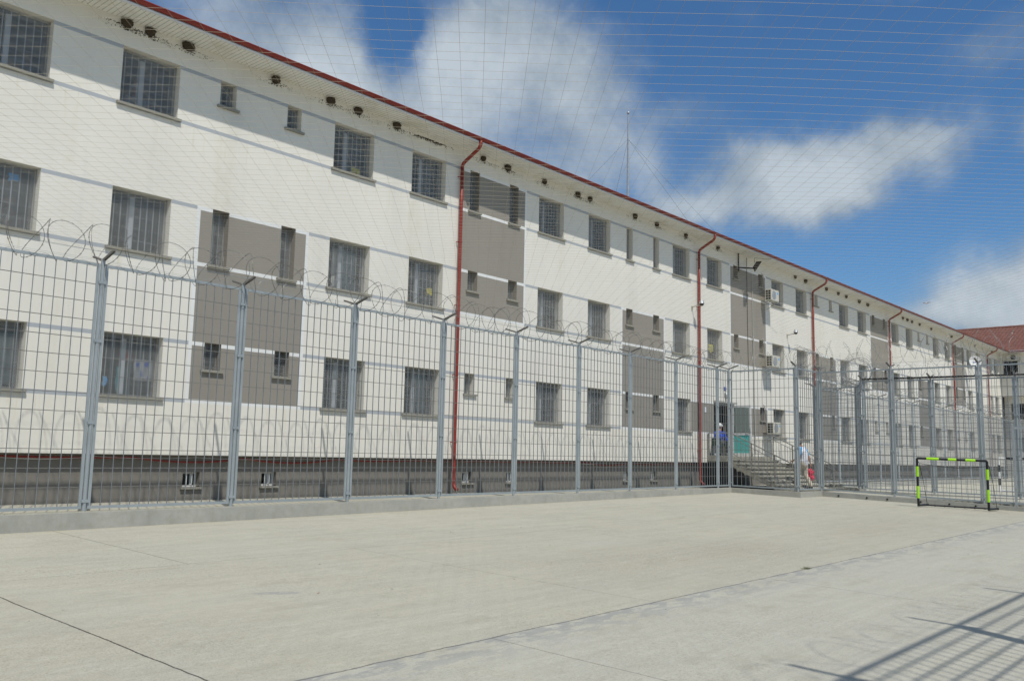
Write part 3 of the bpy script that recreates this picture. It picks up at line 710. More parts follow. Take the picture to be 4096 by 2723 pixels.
fence_run('grating_fence', 'short narrow grating panel in front of the walking man', F3, lambda x, y: -1.10, ztC, coil_label='dense razor wire coil on the short narrow fence panel', seed=5, skip=(0, 1), coil_r=.42, coil2=(.34, .12, 1.3, .2))
zb4 = lambda x, y: -1.10-.034*(13.4-y) if y > 7 else -1.318-.02*(7-y)
F4 = [(32.3, 13.28), (32.3, 10.70), (32.3, 7.88), (32.3, 6.0), (32.3, 3.2), (32.3, .1)]
fence_run('grating_fence', 'tall grating fence across the end of the court behind the goal', F4, zb4, lambda x, y: 3.25, coil_label='open razor wire loops above the fence behind the goal', seed=6, pitch=.19, coil_r=.46, coil_lift=.50, coil2=(.40, .30, 2.0, .52), pitch_c=.44)
F5 = [(36.05, 13.05), (36.05, 10.48), (36.05, 7.6), (36.05, 4.8), (36.05, 2.0)]
fence_run('grating_fence', 'second grating fence across the yard, seen through the one behind the goal', F5, lambda x, y: -1.13-.012*(13-y), lambda x, y: 3.19-.01*(13-y), coil_label='razor wire on the second cross fence seen over the far court', seed=7, kerb_z=-1.7, coil_r=.36)
F6 = [(38.3, 16), (41.05, 16), (43.46, 16), (46.38, 16), (49.1, 16), (51.7, 16), (54.6, 16), (57.25, 16), (59.97, 16), (62.76, 16), (65.32, 16), (68.07, 16), (71.3, 16), (74.2, 16), (77.0, 16), (79.8, 16)]
fence_run('grating_fence', 'far grating fence continuing along the facade beyond the stairs', F6, lambda x, y: -.98, lambda x, y: 3.20, coil_label='razor wire along the far fence close to the facade', seed=8, kerb_z=-1.7, kw=.22)
F7 = [(36.10, 13.18), (37.7, 13.9), (38.25, 15.9)]
fence_run('grating_fence', 'two angled grating panels joining the far fences near the stairs', F7, lambda x, y: -1.08, lambda x, y: 3.12, coil_label='tangled bundle of razor wire heaped on the angled far panels', seed=9, kerb_z=-1.7, coil_r=.5, coil_lift=.55, coil2=(.58, .1, 1.0, .16), arms=True)
F8 = [(9.37+3.15*k, -.12) for k in range(-7, 8)]
fence_run('grating_fence', 'grating fence on the camera side of the court that throws the barred shadow', F8, lambda x, y: gz(x, 0)+.25, lambda x, y: 3.88, coil_label='razor wire coil on the fence beside the camera throwing looped shadows', seed=10, coil_r=.44, coil_lift=.42, rod=.024, fhh=.085, bw=.009, pitch_c=.62)
tb = mb('dark'); tb.bar((36.0, 13.05, 3.26), (36.0, 2.0, 3.15), .05, .06); tag(tb.build('rail_shade_bar'), 'long dark bar painting the shaded face of the second cross fence top rail', 'painted shade')  # added dark bar, paints the shaded face of the top rail
# drain holes through the kerb behind the goal
for i, (x, y, z) in enumerate([(31.0, 15.1, -1.20), (31.0, 14.3, -1.22), (32.16, 12.6, -1.235), (32.16, 11.6, -1.26), (32.16, 10.9, -1.28), (32.16, 9.8, -1.31), (32.16, 8.9, -1.34), (32.16, 8.1, -1.36)]):
    xx = x if i > 1 else 30.60
    dm = mb('dark'); dm.tube([(xx-.03, y, z), (xx+.04, y, z)], .028, 8); tag(dm.build('drain_pipe'), 'small black drain pipe stub poking out of the kerb', 'drain pipe', 'drain stubs along the kerb behind the goal')
# gate frame in the fence behind the goal
gt = mb('galv'); gt.box(32.22, 6.90, -1.50, 32.28, 6.97, 1.2); gt.box(32.22, 5.98, -1.5, 32.28, 6.04, 1.2); gt.box(32.22, 6.041, 1.13, 32.28, 6.899, 1.2)
o = tag(gt.build('gate_frame'), 'low steel gate frame in the fence right of the goal', 'gate')

# ------------------------------------------------------------------ overhead net
nb = mb('net'); NZ = 3.47; cell = .193; A0 = R(46.2)
u1 = Vector((math.sin(A0), math.cos(A0), 0)); v1 = Vector((math.cos(A0), -math.sin(A0), 0))
XA, XB, YA, YB = -9.0, 32.3, .25, 16.0
rn = random.Random(5)
def sag(x, y): return NZ + .02*math.sin(x*.9+y*.4)+.018*math.sin(y*1.3-x*.35) - .05*math.sin(math.pi*max(0, min(1, (y-YA)/(YB-YA))))
def clip(p, d):
    t0, t1 = -200, 200
    for c_, dc, lo, hi in ((p.x, d.x, XA, XB), (p.y, d.y, YA, YB)):
        a, b = (lo-c_)/dc, (hi-c_)/dc
        if a > b: a, b = b, a
        t0 = max(t0, a); t1 = min(t1, b)
    return t0, t1
for d, nrm in ((u1, v1), (v1, u1)):
    for k in range(-220, 260):
        p = nrm*(k*cell+rn.uniform(-.006, .006)); t0, t1 = clip(p, d)
        if t1-t0 < .3: continue
        n = max(2, int((t1-t0)/1.15)); pts = []
        for i in range(n+1):
            q = p+d*(t0+(t1-t0)*i/n); j = nrm*rn.uniform(-.010, .010); pts.append((q.x+j.x, q.y+j.y, sag(q.x, q.y)+rn.uniform(-.006, .006)))
        nb.tube(pts, .00125, 3, cap=False)
nb.m('tie')
for q0, q1 in (((XA, YB), (XB, YB)), ((XA, YA), (XB, YA)), ((XB, YA), (XB, YB))):
    nb.tube([(q0[0]+(q1[0]-q0[0])*k/12, q0[1]+(q1[1]-q0[1])*k/12, NZ-.01) for k in range(13)], .004, 4)
tag(nb.build('overhead_net'), 'thin tan twine net stretched flat over the whole court between the fence tops', 'net')
# ------------------------------------------------------------------ entrance: stairs, railings, door
LZ = .12
st = empty('entrance_stairs', (34.3, 15.8, -1.2), 'weathered concrete steps with steel railings leading up to the teal door', 'staircase')
TR = [(17.04, LZ)] + [(16.72-.32*k, -.03-.155*k) for k in range(8)]
M['step'] = mat('stained_step_concrete', (.30, .285, .235), .92, 0, .3, 7, .3)
sb = mb('step'); SX0, SX1 = 32.4, 36.25
sb.box(SX0, 17.04, -.12, SX1, 17.995, LZ)
prev = 17.04
prof = [(17.04, -.12), (17.04, TR[1][1]-.0)]
for k in range(1, 9):
    y, z = TR[k]; x1 = SX1 if k < 7 else 38.4
    sb.box(SX0, y-.02, z-.05, x1, prev, z)                      # tread slab with nosing
    sb.box(SX0+.015, y+.012, z-.20, x1-.015, y+.06, z-.051)     # riser
    prev = y+.0015
# sloping waist slab
w0, w1 = (17.5, -.121), (14.75, -1.22)
for xa, xb in ((SX0+.01, SX1-.01),):
    A = [(xa, 17.038, -.125), (xa, 17.038, -.06), (xa, 14.52, -1.16), (xa, 14.52, -1.215), (xa, 14.95, -1.215), (xa, 16.95, -.30)]
    B = [(xb, y, z) for _, y, z in A]; n = len(A)
    sb.add(A+B, [tuple(range(n-1, -1, -1)), tuple(range(n, 2*n))] + [(i, (i+1) % n, n+(i+1) % n, n+i) for i in range(n)])
for k in range(1, 9):
    y, z = TR[k]; zb_ = -.24-(17.0-y)*.417
    sb.box(SX0+.012, y+.06, max(zb_, -1.214), SX1-.012, y+.319, z-.051)
put(sb.build('steps', bevel=.008), st)
def railing(x):
    rl = mb('rail')
    def top(y): return 1.0-(16.95-y)*.4575 if y < 16.95 else 1.0
    def base(y):
        for (yy, z) in TR:
            if y >= yy: return z
        return -1.2
    rl.bar((x, 17.97, 1.0), (x, 16.95, 1.0), .05, .035); rl.bar((x, 16.95, 1.0), (x, 14.3, top(14.3)), .05, .035)
    rl.bar((x, 17.97, .83), (x, 16.95, .83), .03, .02); rl.bar((x, 16.95, .83), (x, 14.3, top(14.3)-.17), .03, .02)
    rl.bar((x, 17.97, .22), (x, 16.95, .22), .03, .02); rl.bar((x, 16.95, .22), (x, 14.45, top(14.45)-.80), .03, .02)
    for y in (17.95, 16.95, 16.1, 15.14, 14.36): rl.bar((x, y, base(y)-.01), (x, y, top(y)), .04, .04)
    y = 17.82
    while y > 14.5:
        rl.bar((x, y, top(y)-.78), (x, y, top(y)-.17), .012, .012); y -= .125
    put(rl.build('railing'), st)
railing(32.45); railing(36.2)
# dark sheet painting the shade of the basement opening under the landing; door, lintel
bd_ = mb('dark'); bd_.box(32.15, PY-.03, -2.55, 35.95, PY-.004, -.21); put(bd_.build('basement_shade_sheet'), bld)
ln = mb('frame_dark'); ln.box(32.95, WY-.16, 2.285, 34.72, WY-.002, 2.36); put(ln.build('door_canopy'), bld)
jm = mb('pvc'); jm.box(33.0, WY+.1, LZ, 33.06, WY+.16, 2.28); jm.box(34.44, WY+.1, LZ, 34.5, WY+.16, 2.28); jm.box(33.06, WY+.1, 2.22, 34.44, WY+.16, 2.28)
dfr = put(jm.build('door_frame'), bld)
sl = mb('pvc'); sl.box(33.06, WY+.11, LZ, 33.50, WY+.15, LZ+.08); sl.box(33.44, WY+.11, LZ+.08, 33.50, WY+.15, 2.22); sl.box(33.06, WY+.11, 1.0, 33.44, WY+.15, 1.07); sl.build('side_light', dfr)
sg = mb('glass'); sg.box(33.06, WY+.125, 1.07, 33.44, WY+.13, 2.22); sg.m('slate'); sg.box(33.06, WY+.125, LZ+.08, 33.44, WY+.135, 1.0); sg.build('pane', dfr)
dx = 34.50; dl = mb('white'); y0, y1 = 17.12, 17.99; fw = .085; t = .05
for q in ((dx, y0, LZ+.01, dx+t, y1, LZ+.01+fw+.02), (dx, y0, 2.23-fw, dx+t, y1, 2.23), (dx, y0, LZ+.12, dx+t, y0+fw, 2.23-fw), (dx, y1-fw, LZ+.12, dx+t, y1, 2.23-fw), (dx, y0+fw, .98, dx+t, y1-fw, 1.07)): dl.box(*q)
dr = put(dl.build('door'), bld); dr['label'] = 'white framed door leaf with teal lower panel standing open'
q = mb('teal'); q.box(dx+.012, y0+fw, LZ+.12, dx+.038, y1-fw, .98); q.build('door_panel', dr)
q = mb('glass'); q.box(dx+.02, y0+fw, 1.07, dx+.026, y1-fw, 2.23-fw); q.build('door_glass', dr)
q = mb('galv'); q.bar((dx-.01, y0+.045, 1.18), (dx-.05, y0+.045, 1.18), .02, .02); q.bar((dx-.05, y0+.045, 1.18), (dx-.05, y0+.17, 1.20), .02, .022); q.box(dx-.008, y0+.02, 1.08, dx-.001, y0+.07, 1.28); q.build('handle', dr)
# blue plaque with letter E
pq = mb('blue'); pq.box(33.85, WY-.02, 2.82, 34.03, WY-.003, 2.97); o = tag(pq.build('letter_plaque'), 'small blue wall plaque with a white letter E above the entrance', 'sign')
q = mb('white'); yy = WY-.0245
for r_ in ((33.905, yy, 2.845, 33.925, yy+.004, 2.945), (33.9255, yy, 2.927, 33.975, yy+.004, 2.945), (33.9255, yy, 2.886, 33.966, yy+.004, 2.904), (33.9255, yy, 2.845, 33.975, yy+.004, 2.863)): q.box(*r_)
q.build('letter', o)
q = mb('paper'); q.box(32.18, WY-.012, 1.84, 32.34, WY-.002, 2.05); o = tag(q.build('notice'), 'white paper notice on the taupe wall beside the downpipe', 'notice')
q = mb('slate')
for k, w_ in enumerate((.10, .07, .11, .05)): q.box(32.20, WY-.0145, 2.02-.035*k, 32.20+w_, WY-.0125, 2.026-.035*k)
q.build('text_lines', o)
q = mb('galv'); q.ball((33.98, WY-.07, 2.62), .13, 14, 8, (.75, .5, 1)); o = tag(q.build('wall_lamp', smooth=True), 'round grey bulkhead lamp on the wall just below the blue plaque', 'lamp')
q = mb('dark'); q.box(33.9, WY-.02, 2.52, 34.06, WY-.003, 2.72); q.build('lamp_base', o)

# ------------------------------------------------------------------ air conditioners, cables, cameras, floodlight
for i, (z, lab) in enumerate(((7.10, 'cream outdoor air conditioner unit at the top floor, highest of the three'), (4.10, 'cream outdoor air conditioner unit at the middle floor, between the other two'), (1.12, 'cream outdoor air conditioner unit beside the ground-floor window near the stairs'))):
    x0, x1, y0, y1, h = 37.32, 38.10, 17.44, 17.76, .52
    b = mb('ac'); b.box(x0, y0, z, x1, y1, z+h); o = tag(b.build('air_conditioner', bevel=.018), lab, 'air conditioner', 'air conditioners on the main facade')
    q = mb('dark'); n_ = 4
    for j in range(n_):
        for k in range(2):
            ya = y0+.045+k*.125; za = z+.05+j*(h-.08)/n_; q.box(x0-.004, ya, za, x0-.001, ya+.10, za+(h-.08)/n_-.025)
    q.build('side_grille', o)
    q = mb('galv'); q.tube([(x0+.27, y0-.006, z+.26), (x0+.27, y0-.001, z+.26)], .20, 20); q.build('fan_guard', o)
    q = mb('sky'); q.box(x1-.20, y0-.0045, z+.33, x1-.08, y0-.001, z+.42); q.build('label_sticker', o)
    q = mb('galv')
    for xx in (x0+.1, x1-.12): q.bar((xx, y0-.01, z-.03), (xx, WY, z-.03), .04, .035); q.bar((xx, y0+.1, z-.05), (xx, WY, z-.3), .025, .02)
    q.build('bracket', o)
    q = mb('wcable'); q.tube([(x0+.35, y1, z+.3), (x0+.38, 17.93, z+.5), (x0+.36, 17.95, z+.9), (x0+.22, 17.95, z+1.25), (x0+.18, WY+.02, z+1.32)], .022, 6); q.build('refrigerant_pipe', o)
q = mb('wcable'); q.tube([(38.1, 17.45, 7.08), (38.75, 17.3, 7.08)], .008, 5); tag(q.build('drain_tube'), 'short pale drain tube sticking out of the top air conditioner', 'tube')
q = mb('cable'); q.tube([(36.0, WY-.03, 8.86), (36.02, WY-.025, 7.3), (36.05, WY-.02, 5.0), (36.1, WY-.02, 2.7)], .011, 5); tag(q.build('wall_cable'), 'thin black cable hanging down the taupe panel, left of the grey conduit', 'cable')
q = mb('wcable'); q.tube([(36.5, WY-.03, 8.2), (36.52, WY-.03, 5.45)], .012, 6); q.tube([(36.54, WY-.04, 5.45), (36.56, WY-.04, 2.6), (36.60, WY-.04, .2)], .024, 8); q.tube([(36.25, WY-.02, 5.42), (36.40, WY-.06, 5.40), (36.54, WY-.05, 5.2)], .012, 5)
tag(q.build('cable_conduit'), 'grey conduit running down the taupe panel to the stair landing', 'conduit')
q = mb('conduit')
def swag(x0, x1, y, z, dip, n=14): return [(x0+(x1-x0)*k/n, y, z-dip*4*(k/n)*(1-k/n)) for k in range(n+1)]
pth = []; x = 1.0; rr = random.Random(4)
while x < 31.5: pth += swag(x, x+2.6, 18.12, -.225, rr.choice([.015, .03, .05, .09]), 10)[:-1]; x += 2.6
q.tube(pth, .021, 7); tag(q.build('red_conduit'), 'sagging red corrugated conduit strung under the bottom edge of the facade', 'conduit')
q = mb('wcable'); pth = []; x = 1.4
while x < 31: pth += swag(x, x+2.2, 18.06, -.215, rr.choice([.01, .03, .06]), 8)[:-1]; x += 2.2
q.tube(pth, .006, 5); tag(q.build('grey_cable'), 'thin grey cable looped beside the red conduit under the facade edge', 'cable')
for i, (x, z, lab) in enumerate(((31.25, 6.0, 'small dome camera on a wall arm left of the second downpipe'), (40.1, 5.87, 'small dome camera on a wall arm above the middle air conditioner'))):
    q = mb('frame_dark'); q.box(x-.04, WY-.03, z-.13, x+.04, WY-.002, z+.03); q.bar((x, WY-.03, z), (x+.05, WY-.42, z+.05), .035, .035)
    o = tag(q.build('security_camera'), lab, 'camera', 'cameras on the main facade')
    q = mb('galv'); q.tube([(x+.05, WY-.42, z+.05), (x+.05, WY-.42, z+.22)], .02, 8); q.tube([(x+.05, WY-.42, z+.10), (x+.05, WY-.42, z+.24)], [.11, .06], 14); q.build('housing', o)
    q = mb('dark'); q.ball((x+.05, WY-.42, z+.09), .09, 12, 7); q.build('dome', o, smooth=True)
# floodlight
q = mb('dark'); hp = Vector((35.6, 17.25, 8.32))
q.bar((35.2, 17.95, 8.95), (35.2, 17.95, 8.1), .04, .04); q.bar((35.2, 17.95, 8.28), (35.5, 17.35, 8.22), .05, .05)
fl_ = tag(q.build('floodlight'), 'black rectangular floodlight on a bracket under the eave above the taupe panel', 'floodlight')
q = mb('dark'); dn = Vector((.45, -.65, -.5)).normalized(); a1 = dn.cross(Vector((0, 0, 1))).normalized(); a2 = a1.cross(dn)
def slab(q, c, w_, h_, d0, d1, k=1): 
    vs = [c+a1*sx_*w_/2*kk+a2*sy_*h_/2*kk+dn*dd for dd, kk in ((d0, k), (d1, 1)) for sx_, sy_ in ((-1, -1), (1, -1), (1, 1), (-1, 1))]
    q.add(vs, [(3, 2, 1, 0), (4, 5, 6, 7), (0, 1, 5, 4), (1, 2, 6, 5), (2, 3, 7, 6), (3, 0, 4, 7)])
slab(q, hp, .50, .40, -.16, 0, .55); slab(q, hp, .52, .42, 0, .03); q.build('lamp_housing', fl_)
q = mb('cloth_w'); slab(q, hp, .42, .32, .031, .034); q.build('reflector', fl_)
q = mb('cable'); q.tube([(35.6, 17.4, 8.5), (35.8, 17.5, 8.75), (36.5, 17.3, 8.8), (36.8, 17.18, 8.84)], .009, 4); q.build('power_cable', fl_)
# dish
q = mb('white'); dc = Vector((70.3, 17.35, 7.33)); dnn = Vector((-.82, -.55, .15)).normalized(); b1 = dnn.cross(Vector((0, 0, 1))).normalized(); b2 = b1.cross(dnn)
vs = [dc-dnn*.0]; fs = []
for j in range(1, 6):
    for i in range(20): a = 2*math.pi*i/20; r_ = .42*j/5; vs.append(dc+b1*math.cos(a)*r_+b2*math.sin(a)*r_+dnn*(.10*(j/5)**2))
for i in range(20): fs.append((0, 1+i, 1+(i+1) % 20))
for j in range(4):
    for i in range(20): fs.append((1+j*20+i, 1+(j+1)*20+i, 1+(j+1)*20+(i+1) % 20, 1+j*20+(i+1) % 20))
q.add(vs, fs); o = tag(q.build('satellite_dish', smooth=True), 'white satellite dish on the far facade seen just above a fence post', 'satellite dish')
q = mb('blue')
for k, (a, b) in enumerate(((-.16, -.10), (-.08, -.01), (.01, .06), (.08, .16))): c_ = dc+dnn*.035; q.quad(c_+b1*a-b2*.09, c_+b1*b-b2*.09, c_+b1*b-b2*.04, c_+b1*a-b2*.04)
q.build('lettering', o)
q = mb('galv'); q.tube([dc-dnn*.02, dc-dnn*.02+Vector((0, .2, -.1)), (dc.x, WY, dc.z-.4)], .02, 6); q.tube([dc-b2*.4+dnn*.09, dc-b2*.1+dnn*.42], .012, 5); q.build('mount_arm', o)

# ------------------------------------------------------------------ roof mast
q = mb('galv'); q.tube([(35.56, 24, 11.7), (35.56, 24, 14.3), (35.56, 24, 15.6), (35.56, 24, 16.9)], [.06, .055, .045, .03], 10); o = tag(q.build('lightning_mast'), 'tall thin steel mast with guy wires standing on the roof ridge', 'mast')
q = mb('galv'); q.ball((35.56, 24, 16.9), .075, 10, 7); q.tube([(35.56, 24, 16.9), (35.56, 24, 17.12)], [.03, .004], 6); q.build('finial', o)
for dx_, dy_, zz in ((-5.4, -1.0, 11.4), (8.2, -1.5, 11.1), (.9, 1.8, 11.6), (-.5, -4, 10.2)):
    q = mb('cable'); q.tube([(35.56, 24, 15.55), (35.56+dx_, 24+dy_, zz)], .005, 4); q.build('guy_wire', o)

# ------------------------------------------------------------------ swallow nests
NX = [7.91, 8.42, 9.30, 11.57, 13.2, 14.09, 15.43, 18.88, 19.99, 21.8, 23.6, 24.3, 27.1, 28.6, 30.75, 33.4, 41.1, 42.3, 44.9, 46.5, 47.6, 49.5, 50.8, 56.8, 57.6, 58.5, 60.0, 62.4, 67.0, 73.0, 77.9]
def desc(x, i):
    seg = sum(1 for p_ in PX if p_ < x); xs_in = [v for v in NX if sum(1 for p_ in PX if p_ < v) == seg]; k = xs_in.index(x)
    where = 'left of the first downpipe' if seg == 0 else (f'between the {pos[seg-1]} and {pos[seg]} downpipes' if seg < 6 else 'right of the last downpipe')
    return (f'mud swallow nest under the eave, {ORD[k]} from the left {where}') if len(xs_in) > 1 else f'mud swallow nest under the eave {where}'
rn = random.Random(11)
for i, x in enumerate(NX):
    r_ = rn.uniform(.088, .118)*(1.12 if i < 5 else 1); q = mb('mud'); o_ = len(q.v)
    z = 8.86; q.ball((0, 0, 0), r_, 16, 12, (rn.uniform(.95, 1.3), .8, 1.0))
    vv = []
    for (a, b, c_) in q.v:
        nzz = 1+.16*math.sin(a*70+i)*math.cos(c_*60+b*50)+rn.uniform(-.06, .06); a *= nzz; c_ *= nzz; b *= nzz
        vv.append((x+a, WY-.045+b*.9, z-.03+min(c_, .045)))
    q.v = vv; o = tag(q.build('swallow_nest', smooth=True), desc(x, i), 'bird nest', 'swallow nests under the eave')
    q = mb('mud')
    for k in range(rn.randint(90, 170) if i < 16 else 22):
        s_ = rn.random()**1.6; xx = x+rn.choice([-1, 1, 1])*s_*.75+rn.uniform(-.08, .08); zz = 8.79-rn.random()**1.5*.12-.02*s_; e_ = rn.uniform(.004, .015)*(1.3-s_)
        q.add([(xx-e_, WY-.002, zz), (xx, WY-.002, zz-e_), (xx+e_*1.3, WY-.002, zz), (xx, WY-.002, zz+e_), (xx, WY-.012, zz)], [(0, 1, 4), (1, 2, 4), (2, 3, 4), (3, 0, 4)])
    tag(q.build('mud_splatter', o), kind='stuff')
q = mb('mud')
for k in range(260):
    s_ = rn.gauss(0, .38); xx = 16.75+s_; zz = 8.80-abs(rn.gauss(0, .035)); e_ = rn.uniform(.006, .02)
    q.add([(xx-e_, WY-.002, zz), (xx, WY-.002, zz-e_), (xx+e_*1.3, WY-.002, zz), (xx, WY-.002, zz+e_), (xx, WY-.014, zz)], [(0, 1, 4), (1, 2, 4), (2, 3, 4), (3, 0, 4)])
tag(q.build('mud_traces'), 'streak of mud left by a fallen nest under the eave left of the first downpipe', 'mud traces', kind='stuff')

# ------------------------------------------------------------------ goals
def goal(name, label, P0, P1, h, cA, cB, back, segs_post, segs_bar, rad=.036):
    """P0,P1: feet of the two posts; back: offset vector of the rear foot"""
    root = empty(name, P0, label, 'goal'); P0 = Vector(P0); P1 = Vector(P1); U = Vector((0, 0, h)); bk = Vector(back)
    def seg(a, b, segs, nm):
        q = mb(cA); q.tube([a, b], rad, 14)
        q.m(cB)
        for s0, s1 in segs: q.tube([a.lerp(b, s0), a.lerp(b, s1)], rad+.006, 14)
        put(q.build(nm, smooth=False), root)
    seg(P0, P0+U, segs_post, 'post'); seg(P1, P1+U, segs_post, 'post'); seg(P0+U, P1+U, segs_bar, 'crossbar')
    q = mb(cA)
    for p in (P0, P1): q.tube([p+Vector((0, 0, .035)), p+bk+Vector((0, 0, .03))], .034, 12); q.ball(p+bk+Vector((0, 0, .03)), .042, 10, 6)
    q.tube([P0+bk*.72+Vector((0, 0, .03)), P1+bk*.72+Vector((0, 0, .03))], .026, 10)
    for k in range(1, 7): c_ = (P0+bk*.72).lerp(P1+bk*.72, k/7)+Vector((0, 0, .03)); q.ball(c_, .036, 8, 5)
    put(q.build('base_frame'), root)
    q = mb(cA); t0 = P0+U+bk*.22+Vector((0, 0, -.16)); t1 = P1+U+bk*.22+Vector((0, 0, -.16))
    for p, t_ in ((P0, t0), (P1, t1)): q.tube([p+U, p+U+(t_-p-U)*.55+Vector((0, 0, -.02)), t_, p+U*.5+bk*.62, p+bk*.92+Vector((0, 0, .05))], .0075, 6)
    q.tube([t0.lerp(t1, k/12)+Vector((0, 0, -.26*4*(k/12)*(1-k/12)*.35)) for k in range(13)], .0075, 6)
    put(q.build('net_wire'), root); return root
P0 = Vector((30.28, 9.30, gz(30.28, 9.30)+.03)); P1 = Vector((30.85, 7.40, gz(30.85, 7.40)+.03))
goal('small_goal', 'small black football goal with fluorescent lime bands standing on the court', P0, P1, 1.52, 'black_tube', 'lime', (.62, -.10, .01), [(.17, .42), (.62, .83)], [(.14, .32), (.45, .57), (.70, .84)], .037)
g2 = goal('small_goal', 'black and white striped goal on the far court seen through the fences', (45.4, 10.4, -1.23), (45.4, 7.4, -1.23), 1.50, 'white', 'black_tube', (.7, 0, .01), [(.2, .4), (.6, .8)], [(.1, .2), (.3, .4), (.5, .6), (.7, .8)], .045)
q = mb('capw'); rn2 = random.Random(2)
for k in range(16): 
    y = 10.35-.19*k
    q.tube([(45.45, y, .26), (45.8+rn2.uniform(-.03, .03), y+rn2.uniform(-.05, .05), -.4), (46.05, y, -1.2)], .004, 3)
for k in range(8): q.tube([(45.5+.07*k, 10.35-.19*j, .15-.17*k+rn2.uniform(-.03, .03)) for j in range(16)], .004, 3)
put(q.build('net'), g2)

# ------------------------------------------------------------------ people
def limb(q, pts, rad, n=10):
    for i in range(len(pts)-1): q.tube([pts[i], pts[i+1]], [rad[i], rad[i+1]], n)
    for p, r_ in zip(pts, rad): q.ball(p, r_, n, 7)
def rem(o, vox, it=0):
    m_ = o.modifiers.new('remesh', 'REMESH'); m_.mode = 'VOXEL'; m_.voxel_size = vox; m_.use_smooth_shade = True
    s_ = o.modifiers.new('smooth', 'SMOOTH'); s_.iterations = 3; s_.factor = .5
def hand(q, wr, d, side, curl=.5):
    """palm, four fingers and a thumb from wrist wr along d; side = thumb side"""
    d = Vector(d).normalized(); s_ = Vector(side); s_ = (s_-d*s_.dot(d)).normalized(); nn = d.cross(s_)
    pa = Vector(wr)+d*.05; q.ball(pa, .036, 10, 7, (1, 1, 1)); limb(q, [Vector(wr), Vector(wr)+d*.085], [.028, .034], 8)
    for k, L_ in enumerate((.070, .080, .074, .058)):
        b0 = Vector(wr)+d*.088+s_*(.030-.020*k); m_ = b0+d*L_*.5+nn*curl*.012; e_ = m_+d*L_*.35+nn*curl*.035
        limb(q, [b0, m_, e_], [.0095, .0088, .0075], 6)
    b0 = Vector(wr)+d*.035+s_*.028; limb(q, [b0, b0+s_*.025+d*.03, b0+s_*.03+d*.06+nn*curl*.01], [.012, .0105, .009], 6)
def head(q, c, face, r=.098):
    """c: head centre; face: facing direction"""
    fd = Vector(face).normalized(); sd_ = Vector((0, 0, 1)).cross(fd).normalized(); c = Vector(c)
    q.ball(c+Vector((0, 0, .025)), r, 14, 10, (1, 1, 1.1)); q.ball(c+fd*.022+Vector((0, 0, -.045)), r*.74, 12, 8, (1, 1, 1.05))
    limb(q, [c+fd*.092+Vector((0, 0, .01)), c+fd*.118+Vector((0, 0, -.022))], [.011, .016], 8)     # nose
    limb(q, [c+fd*.088+sd_*.022+Vector((0, 0, -.058)), c+fd*.088-sd_*.022+Vector((0, 0, -.058))], [.009, .009], 6)  # lips
    for e_ in (1, -1): q.ball(c+sd_*e_*r*.95+Vector((0, 0, -.005)), .026, 8, 6, (.7, .7, 1.25)); q.ball(c+fd*.086+sd_*e_*.034+Vector((0, 0, .030)), .016, 8, 6)
def eyes(c, face, par):
    fd = Vector(face).normalized(); sd_ = Vector((0, 0, 1)).cross(fd).normalized(); c = Vector(c); q = mb('dark')
    for e_ in (1, -1): q.ball(c+fd*.094+sd_*e_*.034+Vector((0, 0, .014)), .008, 8, 6)
    q.build('eyes', par, smooth=True)
def V3(*a): return Vector(a)
# man climbing the steps, seen from the side and behind
hx = 34.02
b = mb('skin'); HC = V3(hx, 14.83, .70)
head(b, HC, (.05, 1, -.05)); limb(b, [V3(hx, 14.77, .50), V3(hx, 14.80, .60)], [.06, .056])
limb(b, [V3(hx, 14.68, -.05), V3(hx, 14.70, .2), V3(hx, 14.74, .44)], [.13, .14, .12], 12)
LS, RS = V3(hx-.19, 14.73, .43), V3(hx+.19, 14.73, .43)
LE, LW = V3(hx-.25, 14.80, .14), V3(hx-.20, 15.0, -.02); RE, RW = V3(hx+.27, 14.60, .15), V3(hx+.28, 14.52, -.12)
limb(b, [LS, LE, LW], [.056, .043, .030]); limb(b, [RS, RE, RW], [.056, .043, .030])
hand(b, LW, (.1, .8, -.3), (1, 0, .3)); hand(b, RW, (0, -.05, -1), (0, 1, 0), .9)
HL, HR = V3(hx-.09, 14.68, -.10), V3(hx+.09, 14.68, -.10)
KL, AL = V3(hx-.10, 14.92, -.50), V3(hx-.09, 14.86, -.88); KR, AR = V3(hx+.10, 14.66, -.55), V3(hx+.10, 14.44, -1.01)
limb(b, [HL, KL, AL], [.095, .062, .042]); limb(b, [HR, KR, AR], [.095, .062, .042])
man = tag(b.build('person', smooth=True), 'grey-haired man in white T-shirt with blue sleeves climbing the steps, carrying a red bag', 'person'); rem(man, .008)
eyes(HC, (.05, 1, -.05), man)
q = mb('hair'); q.ball(HC+V3(0, -.012, .052), .102, 14, 9, (1, 1.02, 1.0)); q.ball(HC+V3(0, -.045, 0), .088, 12, 8, (1, .8, 1)); o = q.build('hair', man, smooth=True)
q = mb('shirtw'); limb(q, [V3(hx, 14.68, -.14), V3(hx, 14.66, .05), V3(hx, 14.69, .25), V3(hx, 14.73, .42)], [.160, .170, .172, .130], 14)
for sgn in (-1, 1): q.ball(V3(hx+sgn*.09, 14.70, .30), .13, 12, 8); q.ball(V3(hx+sgn*.06, 14.67, -.05), .14, 12, 8)
limb(q, [LS, LS.lerp(RS, .5), RS], [.07, .09, .07]); o = q.build('shirt', man, smooth=True); rem(o, .012)
for S_p, E_p in ((LS, LE), (RS, RE)):
    q = mb('sky'); limb(q, [S_p+V3(0, 0, .015), S_p.lerp(E_p, .45), S_p.lerp(E_p, .72)], [.083, .080, .076]); o = q.build('sleeve', man, smooth=True); rem(o, .010)
